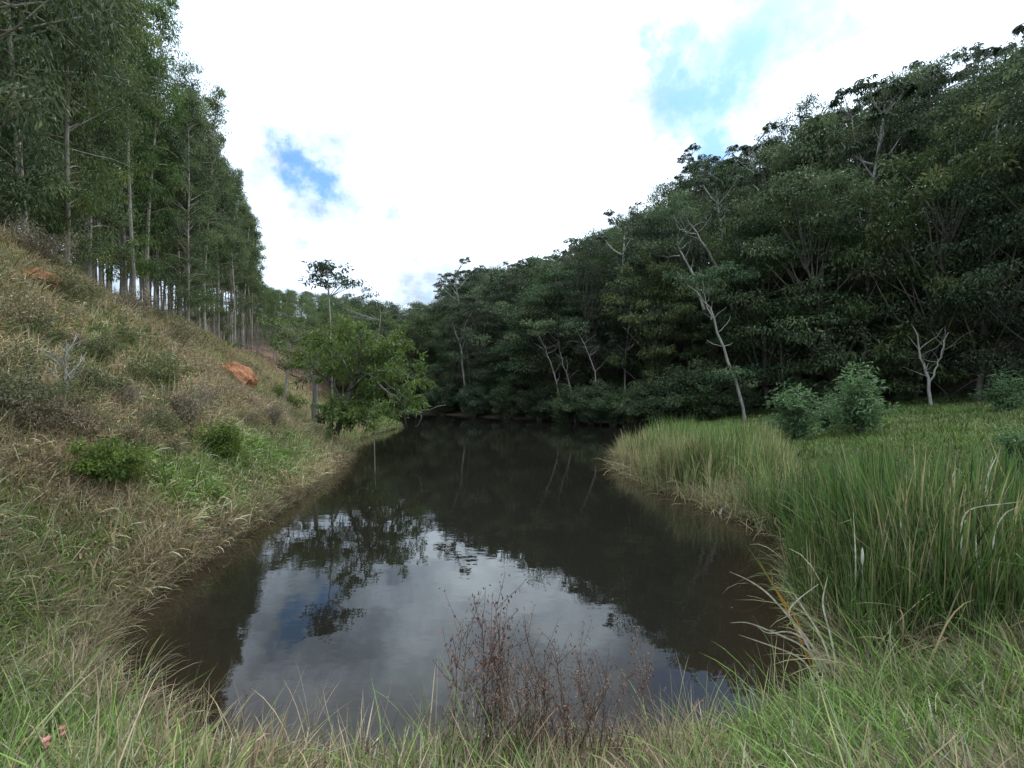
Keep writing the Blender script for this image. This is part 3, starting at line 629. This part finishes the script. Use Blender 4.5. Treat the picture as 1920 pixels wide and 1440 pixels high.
scatter('floating_litter', fl, q[:, 0], q[:, 1], rng.uniform(.3, 1.0, len(q)), rng.uniform(.7, 1, len(q)), rng.uniform(.3, .8, len(q)), 'scraps of dead leaf floating along the water edge', .03, z=np.zeros(len(q)) - .012, scz=.12)

# ------------------------------------------------------------------ single plants and things
def strands(name, brs, mat, parent=None, k=5):
    V, Q = tubes(brs, k); return obj(name, mesh(name, V, quads=Q, mat=mat), parent)
def thing(name, x, y, z, label, cat, group=None):
    r = bpy.data.objects.new(name, None); COL.objects.link(r); r.location = (x, y, z); r.empty_display_size = .2; return tag(r, label, cat, group)

# leafy tree leaning over the water from the left bank
def bank_tree():
    R = np.random.default_rng(5); d0 = 20.5; x0 = (632 - 960) / F * d0; z0 = hz(x0, d0); B = np.array([x0, d0, z0])
    r = thing('bank_tree', *B, 'leafy spreading tree leaning over the water from the left bank', 'tree')
    trunk = []; cl = []
    def W_(px, py, dd=0): return pt(px, py, d0 + dd) - B
    limbs = [[(632, 815, 0), (645, 760, 0), (662, 715, .2), (690, 680, .3), (700, 640, .2)], [(655, 735, .1), (690, 700, -.6), (740, 690, -1.0), (785, 715, -1.2)],
             [(662, 715, .2), (640, 670, .8), (610, 640, 1.2), (590, 625, 1.3)], [(648, 755, 0), (620, 715, -.4), (590, 690, -.8), (570, 660, -1.0)],
             [(690, 680, .3), (730, 650, .8), (760, 640, 1.2)], [(690, 700, -.6), (720, 730, -1.3), (750, 750, -1.6), (765, 780, -1.7)], [(645, 760, 0), (680, 750, 1.0), (715, 745, 1.6)],
             [(662, 715, .2), (680, 640, -.8), (650, 615, -1.2)], [(700, 700, 0), (745, 735, .5), (790, 770, .7), (835, 758, .9)], [(790, 770, .7), (792, 785, .7), (780, 800, .6)],
             [(640, 780, 0), (625, 770, -.5), (610, 790, -.9)], [(640, 775, 0), (665, 790, -.8), (690, 800, -1.2)], [(648, 755, 0), (700, 715, 1.4), (745, 700, 2)]]
    for li, L in enumerate(limbs):
        p = np.array([W_(*q) for q in L]); s = np.linspace(0, len(p) - 1, 10); p = np.stack([np.interp(s, range(len(p)), p[:, k]) for k in range(3)], 1) + R.normal(0, .035, (10, 3))
        r0 = .13 if li == 0 else .05; trunk.append((p, np.linspace(r0, r0 * .35 if li else .05, 10)))
        if li in (8, 9): continue
        for j in range(22 if li == 0 else 19):
            k = R.uniform(3, 9) if li else R.uniform(5, 9); st = p[int(k)]
            dr = unit(R.uniform(0, 6.28), R.uniform(-.3, .7)); tw = curve(st, dr, R.uniform(.5, 1.15), 4, R, .2, .03); trunk.append((tw, np.linspace(.016, .006, 5)))
            for e in (tw[-1], tw[2], tw[3]):
                n = R.integers(11, 18); dd = rand_unit(n, R) * .8 + norm((tw[-1] - tw[0])[None]) * .5; dd[:, 2] -= .35
                cl.append((np.repeat(e[None], n, 0) + R.normal(0, .09, (n, 3)), dd, rand_unit(n, R) * .5 + [0, 0, 1.], R.uniform(.16, .30, n), R.uniform(.05, .08, n), np.clip(R.normal(.5, .25, n) + .25 * (e[2] / 6 - .4), 0, 1)))
    strands('trunk', trunk, M['bark'], r, 7)
    V, T, v = bake(cl); obj('crown', mesh('crown', V, tris=T, mat=M['bank'], attrs=dict(var=v), smooth=False), r)
bank_tree()
# slender tree with a small umbrella crown behind it
def umbrella_tree(pxs, d0, label, radius, crownspec, name='slender_tree', lm='cecropia', wm='palebark'):
    R = np.random.default_rng(int(pxs[0][0])); x0 = (pxs[0][0] - 960) / F * d0; B = np.array([x0, d0, hz(x0, d0)])
    r = thing(name, *B, label, 'tree'); p = np.array([pt(a, b, d0) - B for a, b in pxs]); p[0] = (0, 0, -.3)
    s = np.linspace(0, len(p) - 1, 14); p = np.stack([np.interp(s, range(len(p)), p[:, k]) for k in range(3)], 1) + R.normal(0, .02, (14, 3)); wood = [(p, np.linspace(radius, radius * .3, 14))]; cl = []
    for (a, b, rr, n) in crownspec:
        c0 = pt(a, b, d0) - B; k = int(np.argmin(np.linalg.norm(p - (c0 - [0, 0, .5]), axis=1)))
        for j in range(n):
            e = c0 + R.normal(0, 1, 3) * [rr, rr, rr * .35]; sg = np.linspace(0, 1, 5)[:, None]; st = p[k]; m_ = (st + e) / 2 - [0, 0, .1]
            wood.append(((1 - sg) ** 2 * st + 2 * sg * (1 - sg) * m_ + sg * sg * e, np.linspace(.022, .008, 5)))
            q = R.integers(26, 40); cl.append(cluster(e, q, .34, .5, R, .22, .085, .5, upn=.9))
    strands('trunk', wood, M[wm], r, 6)
    if cl: V, T, v = bake(cl); obj('crown', mesh('crown', V, tris=T, mat=M[lm], attrs=dict(var=v), smooth=False), r)
    return r
umbrella_tree([(588, 775), (592, 700), (600, 640)], 22.5, 'stout pale trunk with a low crown just left of the leafy bank tree', .16, [(600, 640, .7, 12), (570, 650, .6, 8), (560, 680, .4, 5)], 'stout_tree', 'bank')
umbrella_tree([(625, 770), (622, 690), (620, 600), (614, 520)], 22.0, 'slender bare-stemmed tree topped by a small umbrella crown above the bank', .055, [(605, 500, .42, 12), (640, 528, .35, 8), (590, 520, .25, 5)], 'slender_tree')
umbrella_tree([(700, 760), (705, 660), (715, 590), (700, 560)], 41, 'thin forked tree with sparse leaves behind the leafy bank tree', .06, [(690, 560, .8, 12), (730, 575, .6, 8), (660, 590, .8, 8), (720, 620, .8, 10)], 'slender_tree')
umbrella_tree([(530, 760), (540, 680), (548, 610)], 24, 'thin tree with arching bare branches left of the slender umbrella-crowned tree', .07, [(540, 605, .8, 8), (575, 625, .7, 7), (515, 640, .8, 7), (500, 600, .5, 4)], 'slender_tree', 'euc')

# pale leaning trunks in the forest
def bare_tree(limbs, d, label, r0=.16, crown=(), name='leaning_tree', mat='palebark'):
    R = np.random.default_rng(int(limbs[0][0][0])); B = pt(*limbs[0][0], d); r = thing(name, *B, label, 'tree'); wood = []
    for i, L in enumerate(limbs):
        p = np.array([pt(a, b, d) - B for a, b in L]); p[:, 1] += np.linspace(0, 1, len(p)) * R.normal(0, .6) if i == 0 else 0
        if i == 0: p[0, 2] -= 1.5
        s = np.linspace(0, len(p) - 1, 12); p = np.stack([np.interp(s, range(len(p)), p[:, k]) for k in range(3)], 1) + R.normal(0, .04, (12, 3))
        wood.append((p, np.linspace(r0 if i == 0 else r0 * .5, r0 * .25, 12)))
    nl = len(wood)
    for j in range(16):
        w0, r_0 = wood[R.integers(0, nl)]; k = R.integers(4, 12); tw = curve(w0[k], unit(R.uniform(0, 6.28), R.uniform(.1, 1.0)), R.uniform(.6, 2.0), 6, R, .16, .05); wood.append((tw, np.linspace(max(.012, r_0[k] * .4), .008, 7)))
    strands('trunk', wood, M[mat], r, 7); cl = []
    for a, b, rr in crown:
        for j in range(7): cl.append(cluster(pt(a, b, d) - B + R.normal(0, 1, 3) * [rr, rr, rr * .3], 110, .8, .35, R, .26, .12, .3, upn=1.2))
    if cl: V, T, v = bake(cl); obj('crown', mesh('crown', V, tris=T, mat=M['forest'], attrs=dict(var=v), smooth=False), r)
bare_tree([[(1402, 775), (1375, 700), (1345, 640), (1328, 585), (1300, 555), (1272, 532)], [(1335, 600), (1325, 570), (1318, 545), (1312, 510)]], 30.5, 'pale trunk curving up and left over the reeds in the dark forest', .11, [(1290, 530, 1.0), (1340, 520, 1.2), (1400, 700, .9)])
bare_tree([[(1375, 545), (1340, 490), (1310, 445), (1285, 405)], [(1305, 440), (1290, 437), (1275, 430)]], 36, 'straight white leaning trunk high in the dark forest, upper one of two', .12, [(1270, 395, 1.3)])
bare_tree([[(1318, 545), (1300, 510), (1282, 480), (1272, 450)], [(1275, 478), (1250, 482), (1225, 470)]], 35, 'white forked trunk below the long leaning one on the forested slope', .12, [(1235, 465, 1.0)])
bare_tree([[(1745, 757), (1738, 715), (1722, 665), (1705, 615)], [(1741, 722), (1755, 690), (1768, 655), (1780, 622)]], 25.5, 'grey forked trunk standing at the meadow edge in front of the dark forest', .10)
bare_tree([[(1380, 560), (1385, 520), (1392, 470)], [(1385, 515), (1375, 490), (1380, 465)]], 36, 'thin upright white stem right of the long leaning trunk', .07)
bare_tree([[(1835, 420), (1845, 360), (1865, 290), (1882, 215)], [(1850, 340), (1838, 300), (1840, 270)]], 27, 'pale trunk rising high in the upper right of the forest', .16, [(1880, 200, 1.2)])
bare_tree([[(1080, 790), (1070, 730), (1055, 680), (1045, 640)]], 43, 'right one of two thin pale trunks leaning over the far shore', .10, [(1040, 620, 1.3)])
bare_tree([[(1062, 792), (1045, 720), (1030, 670), (1012, 630)]], 43.6, 'left one of two thin pale trunks leaning over the far shore', .09, [(1000, 615, 1.3)])
bare_tree([[(1130, 780), (1115, 700), (1095, 650), (1080, 625)]], 41, 'slim grey trunk leaning left beside the far end of the reeds', .08, [(1080, 610, 1.1)])
bare_tree([[(870, 700), (865, 650), (850, 610), (845, 590)], [(865, 655), (878, 630), (885, 610)]], 56, 'small Y-forked white trunk in the forest at the far end of the pond', .12, [(850, 575, 1.5)])
bare_tree([[(1625, 745), (1622, 680), (1618, 620), (1610, 590)]], 29, 'straight dark-grey trunk in the shade behind the meadow shrubs', .13, [(1600, 590, 1.5)], mat='bark')
bare_tree([[(1470, 700), (1468, 650), (1462, 600)]], 32, 'thin shaded trunk behind the left meadow shrub', .10, [(1460, 590, 1.5)], mat='bark')

# shrubs on the slope and meadow
SH = [bush(500 + i, .95, .75, 14, 60, .075, .028, 'shrub', .17, thick=.012) for i in range(2)]; BS = [bush(510 + i, .9, .8, 16, 46, .06, .022, 'brownshrub', .17, thick=.010) for i in range(2)]
FE = bush(520, 1.2, .85, 24, 60, .10, .036, 'fern', .2, .4, thick=.012); DG = bush(525, 1.3, .9, 16, 60, .12, .05, 'fern', .26, thick=.015)
def shrub(pl, px, py, s, label, name='shrub'):
    x, y = ray(px, py); put(pl, name, x, y, hz(x, y), s, label=label, cat='shrub')
shrub(FE, 205, 918, .72, 'bright green leafy shrub low on the left slope near the lawn strip')
shrub(DG, 415, 862, .62, 'small dark green shrub mid-slope between dry grass and the lawn strip')
shrub(DG, 545, 775, .9, 'dark green bush at the right foot of the slope, nearest the stout trunk')
shrub(DG, 520, 752, .8, 'dark green bush just below and right of the red clay outcrop')
for px, py, s, l, k in [(50, 630, 1.2, 'dusty brown bush at the left picture edge halfway up the slope', 1), (175, 690, .8, 'olive bush just above the dead white sapling', 0), (250, 600, 1.5, 'brown bush under the plantation edge on the upper slope', 1),
    (130, 580, 1.1, 'olive bush below the red earth scar high on the slope', 0), (330, 660, 1.4, 'brown bush on the slope crest left of the clay outcrop', 1), (345, 800, 1.0, 'dry brown bush in the middle of the slope', 1),
    (20, 800, .9, 'grey-green bush low at the left picture edge', 0), (420, 640, 1.3, 'olive bush on the crest where the thin trunks begin', 0), (60, 490, 1.6, 'brown bush at the top left beneath the eucalyptus', 1), (190, 530, 1.2, 'brown-green bush at the upper slope under low branches', 1),
    (380, 770, 1.0, 'brown twiggy bush just left below the clay outcrop', 1), (225, 660, .8, 'dull olive bush right of the dead sapling top', 0), (470, 800, .8, 'brown bush low on the slope above the shoreline', 1), (290, 740, 1.0, 'olive bush in mid slope above the small dark green shrub', 0)]:
    shrub((BS if k else SH)[px % 2], px, py, s, l)
for k in range(34):
    px, py = rng.uniform(-20, 600), rng.uniform(500, 960); x, y = ray(px, py); dd = float(-sdf(SHORE, np.array([x]), np.array([y]))[0]); hd = float(sdf(HILL, np.array([x]), np.array([y]))[0])
    if dd < 1.6 or hd < 1.0 or hd > 10.5 or y > 32: continue
    b = rng.random() < .55
    put((BS if b else SH)[k % 2], 'slope_bush', x, y, hz(x, y) - .05, rng.uniform(.4, .9), label='-', cat='shrub', group='small brown bushes dotted over the grass slope' if b else 'small olive bushes dotted over the grass slope')
MS = [bush(530 + i, 2.5, .75, 26, 30, .17, .05, 'blueshrub', .30, .1, thick=.018) for i in range(2)]
for px, d, s, l, n_ in [(1490, 17, .92, 'grey-green rounded shrub behind the reeds, left one on the meadow', 0), (1612, 16.5, 1.0, 'tallest pale green shrub at the meadow edge right of the rounded one', 1), (1555, 18.5, .62, 'low grey-green shrub between the two taller meadow shrubs', 1),
    (1912, 10, .5, 'dark leafy shrub at the right picture edge beside the meadow', 0), (1885, 19, .7, 'pale leafy bush on the far side of the meadow at right', 1)]:
    x = (px - 960) / F * d; put(MS[n_], 'meadow_shrub', x, d, hz(x, d), s, label=l, cat='shrub', sxy=s * 1.35)

# red clay outcrop, scar and other single things
def rock(name, px, py, w, h, label, seed, dz=0):
    import bmesh
    x, y = ray(px, py); bm = bmesh.new(); bmesh.ops.create_icosphere(bm, subdivisions=5, radius=1); 
    P = np.array([v.co[:] for v in bm.verts]); R = np.random.default_rng(seed); off = R.random(3) * 50
    n1 = fbm(P[:, 0] * 3 + P[:, 2] * 1.3 + off[0], P[:, 1] * 3 + P[:, 2] * 2 + off[1], 2.2, 2, 5); n2 = fbm(P[:, 0] * 9 + P[:, 2] * 7, P[:, 1] * 9 - P[:, 2] * 5 + off[2], 2.0, 7, 4)
    s = 1 + n1 * 1.4 + n2 * .45; s = np.floor(s * 14) / 14 * .5 + s * .5
    P = P * s[:, None] * np.array([w, w * .7, h]); P[:, 2] += h * .15 + .35 * h * np.clip(-P[:, 0] / w, -1, 1) 
    for v, q in zip(bm.verts, P): v.co = q
    me = bpy.data.meshes.new(name); bm.to_mesh(me); bm.free(); me.materials.append(M['clay']); me.polygons.foreach_set('use_smooth', [False] * len(me.polygons))
    o = obj(name, me); o.location = (x, y, hz(x, y) + dz); return tag(o, label, 'rock')
rock('clay_outcrop', 440, 716, .62, .42, 'crumbly orange-red clay outcrop on the slope above the shore', 4, .1)
rock('red_earth_scar', 62, 540, .75, .30, 'faded red earth scar high on the slope below the eucalyptus', 8, .12)

rock('far_earth_scar', 548, 665, 2.0, .9, 'distant red earth cut among the felled ground', 12, -.3)

def sapling(px, py, Ht, label, seed):
    x, y = ray(px, py); R = np.random.default_rng(seed); r = thing('dead_sapling', x, y, hz(x, y), label, 'dead tree')
    tr = curve((0, 0, -.1), (.05, 0, 1), Ht, 9, R, .05, .03); wood = [(tr, np.linspace(.024, .008, 10))]; sub = []
    for i in range(13):
        k = R.integers(3, 9); az = R.uniform(0, 6.28); b = curve(tr[k], unit(az, R.uniform(.5, 1.0)), Ht * R.uniform(.2, .45), 5, R, .08, .05); sub.append((b, np.linspace(.010, .004, 6)))
        for j in range(2): c = curve(b[3 - j], unit(az + R.normal(0, 1), R.uniform(.2, 1.1)), Ht * .15, 3, R, .1, .0); sub.append((c, np.linspace(.007, .003, 4)))
    strands('trunk', wood, M['whitebark'], r); strands('branches', sub, M['whitebark'], r, 4)
sapling(125, 775, 1.35, 'dead white sapling standing bare on the left slope', 3)
# felled logs on the brown clearing
for i, (px, py, L, az) in enumerate([(500, 700, 4, .6), (520, 690, 5, .7), (540, 700, 3.5, .2), (510, 712, 4, -.4), (545, 685, 4, 1.0), (490, 690, 4, .8)]):
    x, y = ray(px, py); zr = hz(x + L * math.cos(az), y + L * math.sin(az)) - hz(x, y); p = curve((0, 0, .12), (math.cos(az), math.sin(az), zr / L), L, 5, rng, .02); o = strands('fallen_log', [(p, np.linspace(.08, .04, 6))], M['bark']); o.location = (x, y, hz(x, y)); 
    tag(o, 'pale fallen log lying on the brown felled ground beyond the slope', 'log', 'fallen logs on the clearing')

# dry red-brown weeds standing in front of the water
def dry_weed(seed, Ht, n_tw=14, dens=9):
    R = np.random.default_rng(seed); wood = []; cl = []
    for s_ in range(4):
        st = curve((R.normal(0, .04), R.normal(0, .04), -.05), (R.normal(0, .16), R.normal(0, .16), 1), Ht * R.uniform(.7, 1), 9, R, .05, .03); wood.append((st, np.linspace(.0058, .0022, 10)))
        for i in range(n_tw):
            k = R.integers(3, 10); az = R.uniform(0, 6.28); b = curve(st[min(k, 9)], unit(az, R.uniform(.7, 1.3)), Ht * R.uniform(.08, .30), 4, R, .06, .06, .06); wood.append((b, np.linspace(.0022, .0011, 5)))
            for e in b[1:]:
                n = R.integers(1, dens // 2); cl.append(cluster(e, n, .026, 1, R, .026, .011, .9, upn=.1))
    P_ = Plant(wood, cl, M['stem'], M['weed'], Ht, 'stems', 'seed_heads', 4); return P_
DW_ = [dry_weed(600 + i, 1.0) for i in range(5)]
labs = ['tallest dark dry weed, left end of the red-brown clump before the water', 'red-brown weed with drooping seed heads, second from the left of the clump', 'red-brown weed in the middle of the foreground clump', 'dense reddish dry weed right of the clump centre',
        'fine-twigged dry weed at the right side of the clump', 'thin grey weed farthest right in front of the reflected sky', 'short rusty weed low in the foreground clump', 'small brown weed at the foot of the tallest dry stem', 'fine twiggy weed behind the clump centre', 'low reddish weed between the clump and the green grass at right']
for i, (px, d, h) in enumerate([(868, 2.95, 1.0), (925, 3.0, .93), (985, 2.95, .84), (1040, 3.05, .80), (1090, 2.95, .78), (1150, 3.1, .72), (1000, 2.8, .62), (895, 2.8, .6), (950, 3.1, .84), (1120, 2.85, .62)]):
    x = (px - 960) / F * d; put(DW_[i % 5], 'dry_weed', x, d, hz(x, d), h * 1.25, label=labs[i], cat='weed', group='dry weeds in front of the water')
tallL = ['thin dry stalk leaning left of the weeds over the pale reflection', 'small twiggy stalk above the bottom-left grass beside the water', 'brown stalk with tiny leaves on the near-left bank']
for i, (px, d, h) in enumerate([(700, 2.85, .42), (430, 3.1, .5), (330, 3.3, .45)]):
    x = (px - 960) / F * d; put(DW_[(i + 2) % 5], 'dry_stalk', x, d, hz(x, d), h, label=tallL[i], cat='weed')

# long single blades: bent dead cattails and spikes
def reed_leaf(px0, py0, d, ctrl, w, mat, label, name, parentlist=None):
    pass
def ribbon(P, w):
    P = np.array(P, float); s = np.linspace(0, len(P) - 1, 18); P = np.stack([np.interp(s, range(len(P)), P[:, k]) for k in range(3)], 1)
    for _ in range(3): P[1:-1] = (P[:-2] + 2 * P[1:-1] + P[2:]) / 4
    t = norm(np.gradient(P, axis=0)); s_ = norm(np.cross(t, np.array([.2, 1, .25]))); ww = w * (1 - np.linspace(0, 1, 18) ** 3 * .8)[:, None] * .5
    up = np.cross(s_, t) * w * .18
    V = np.stack([P - s_ * ww, P + up, P + s_ * ww], 1).reshape(-1, 3); i = np.arange(17)[:, None] * 3
    Q = np.concatenate([i + np.array([[0, 1, 4, 3]]), i + np.array([[1, 2, 5, 4]])]); return V, Q
mS, g = new_mat('dead_reed_straw'); gi = g.n('ShaderNodeNewGeometry'); f = g.noise(gi.outputs['Position'], 14, 4, .6)
p = g.n('ShaderNodeBsdfPrincipled'); g.l(g.mix(g.ramp(f, .35, .65), (.30, .25, .17), (.52, .48, .38)), p.inputs['Base Color']); p.inputs['Roughness'].default_value = .7; o = g.n('ShaderNodeOutputMaterial'); g.l(p.outputs[0], o.inputs[0])
mG, g = new_mat('yellowing_reed'); gi = g.n('ShaderNodeNewGeometry'); sp_ = g.n('ShaderNodeSeparateXYZ'); g.l(gi.outputs['Position'], sp_.inputs[0])
p = g.n('ShaderNodeBsdfPrincipled'); g.l(g.mix(g.ramp(sp_.outputs[2], .6, 1.3), (.35, .20, .03), (.08, .13, .03)), p.inputs['Base Color']); p.inputs['Roughness'].default_value = .5; o = g.n('ShaderNodeOutputMaterial'); g.l(p.outputs[0], o.inputs[0])
def dead_cattail(leavesL, d, w, label, mats=None, cat='reed', name='dead_cattail'):
    B = pt(*leavesL[0][0], d); r = thing(name, *B, label, cat)
    for i, L in enumerate(leavesL):
        n = len(L); P = [pt(a, b, d + .12 * k * ((i % 3) - 1) / n) - B for k, (a, b) in enumerate(L)]; V, Q = ribbon(P, w)
        obj('leaf', mesh('leaf', V, quads=Q, mat=(mats[i] if mats else mS)), r)
dead_cattail([[(1555, 1290), (1500, 1180), (1440, 1110), (1400, 1085), (1368, 1072)], [(1560, 1290), (1520, 1200), (1470, 1150), (1500, 1120), (1535, 1095)], [(1560, 1280), (1510, 1210), (1450, 1185), (1400, 1165), (1370, 1168)],
              [(1565, 1285), (1530, 1210), (1480, 1180), (1440, 1190), (1420, 1175)], [(1570, 1290), (1545, 1200), (1500, 1130), (1480, 1100)], [(1540, 1280), (1500, 1230), (1430, 1205), (1385, 1190)], [(1575, 1290), (1560, 1200), (1540, 1130), (1552, 1080)]], 4.0, .016, 'bundle of bent straw-coloured cattail leaves leaning over the dark water')
dead_cattail([[(1530, 1270), (1480, 1150), (1440, 1080), (1398, 1020)], [(1535, 1270), (1500, 1170), (1445, 1090), (1420, 1045)]], 4.2, .014, 'green and orange cattail blades rising from the bent straw bundle', [mG, mG])
dead_cattail([[(1800, 1180), (1805, 1050), (1800, 980), (1815, 950), (1880, 945), (1915, 940)], [(1870, 1150), (1860, 1000), (1885, 960), (1910, 950)], [(1850, 1120), (1830, 1040), (1830, 1000)]], 4.6, .018, 'tall broken white reed stalks bending to the right picture edge')
dead_cattail([[(1845, 1000), (1850, 900), (1862, 855)], [(1848, 1000), (1852, 890), (1870, 852)]], 6.5, .022, 'pair of pale reed plumes in front of the meadow')
dead_cattail([[(1760, 1050), (1775, 960), (1790, 870), (1815, 900)], [(1755, 1040), (1750, 930), (1760, 900)]], 6.5, .018, 'pale folded reed standing left of the pair of plumes')
dead_cattail([[(1585, 1000), (1520, 990), (1450, 965), (1410, 975)], [(1580, 995), (1500, 975), (1440, 970), (1415, 985)]], 8.6, .025, 'pale dead reeds lying on the water beside the green bed')
dead_cattail([[(1690, 1400), (1700, 1250), (1715, 1080), (1690, 1000)], [(1600, 1200), (1605, 1050), (1600, 960)]], 4.8, .015, 'upright straw reed stalks among the nearest green cattails')
# pale cattail heads
mH, g = new_mat('pale_reed_head'); p = g.n('ShaderNodeBsdfPrincipled'); p.inputs['Base Color'].default_value = (.50, .47, .38, 1); p.inputs['Roughness'].default_value = .9; o = g.n('ShaderNodeOutputMaterial'); g.l(p.outputs[0], o.inputs[0])
for i, (px, py, d, l) in enumerate([(1617, 1055, 4.8, 'fluffy pale cattail head above the bent straw bundle'), (1690, 1000, 5.2, 'pale seed head on a stalk in the middle of the near reeds'), (1575, 895, 8, 'small white seed head at the back of the green reeds'), (1608, 970, 6.5, 'thin pale seed head left in the near reeds')]):
    B = pt(px, py + 300, d); r = thing('cattail', *B, l, 'reed'); top = pt(px, py, d) - B; st = np.linspace(0, 1, 8)[:, None] * top
    strands('stalk', [(st, np.full(8, .004))], M['eucbark'], r); h = [top + np.array([0, 0, q]) for q in np.linspace(-.03, .16, 8)]; strands('head', [(h, [.002, .010, .013, .014, .014, .012, .008, .002])], mH, r, 8)
# white feather-like scrap on the water
x, y = (1350 - 960) / F * 9.9, 9.9; V, Q = ribbon([(0, 0, .0), (.02, 0, .08), (.05, 0, .15)], .05); o = obj('floating_scrap', mesh('floating_scrap', V, quads=Q, mat=mH)); o.location = (x, y, .0); tag(o, 'small white curled scrap floating on the dark water before the reeds', 'litter')
# pink flowers
for i, (px, py, l, s) in enumerate([(88, 1388, 'pink wildflower in the grass at the bottom left corner', 1.0), (118, 1366, 'smaller pale pink wildflower right above the pink one', .7)]):
    d = 2.55; B = pt(px, py, d); x0 = B[0]; z0 = hz(x0, d); r = thing('wildflower', x0, d, z0, l, 'flower'); hh = B[2] - z0
    strands('stem', [([(0, 0, -.02), (.01, 0, hh * .5), (0, 0, hh)], [.002, .002, .0015])], M['stem'], r); n = 7; a = np.linspace(0, 6.28, n, endpoint=False)
    for j in range(2):
        P = np.repeat([[.012 * j, -.01 * j, hh - .025 * j]], n, 0); V, T, v = leaves(P, np.stack([np.cos(a + j), np.sin(a + j) - .4, np.full(n, .6)], 1), np.repeat([[0, 0, 1.]], n, 0), .028 * s, .022 * s, .1); obj('petals', mesh('petals', V, tris=T, mat=M['flower'], attrs=dict(var=v), smooth=False), r)
def ordn(i): return '%d%s' % (i, 'th' if 10 <= i % 100 <= 20 else {1: 'st', 2: 'nd', 3: 'rd'}.get(i % 10, 'th'))
ORD = {'eucalyptus on the plantation edge': 'from the left among low-branched eucalyptus along the plantation edge', 'front row of the native forest': 'from the left in the front row of dark forest trees',
       'cecropias on the forest skyline': 'from the left of the cecropias on the forest skyline', 'cecropias inside the forest': 'from the left of the pale-stemmed cecropias within the forest',
       'bushes along the forest foot': 'from the left of the dark bushes along the forest foot', 'bushes overhanging the far shore': 'from the left of the dark bushes overhanging the far shore',
       'small brown bushes dotted over the grass slope': 'from the left of the small brown bushes on the slope', 'small olive bushes dotted over the grass slope': 'from the left of the small olive bushes on the slope',
       'trees on the distant hill': 'from the left of the rounded trees on the distant hill', 'fallen logs on the clearing': 'from the left of the pale logs on the brown felled ground'}
for gname, txt in ORD.items():
    L = sorted([o for o in COL.objects if o.get('group') == gname], key=lambda o: o.location.x / o.location.y)
    for i, o in enumerate(L): o['label'] = (ordn(i + 1) + ' ' if i else 'first ') + txt
for o in COL.objects:
    if o.get('group') == 'trees on the forested hillside':
        px = 960 + F * o.location.x / o.location.y; side = 'far left end' if px < 950 else 'left third' if px < 1250 else 'middle' if px < 1600 else 'right third'
        hgt_ = 'low' if o.location.z < 6 else 'halfway up' if o.location.z < 13 else 'high'
        o['label'] = 'dense broadleaf tree %s on the forested hillside, %s of the forest' % (hgt_, side)
print('objects', len(bpy.data.objects), 'forest', nF, 'far', n3, 'euc', len(order))
print('unique tris', sum(len(m.loops) - 2 * len(m.polygons) for m in bpy.data.meshes))
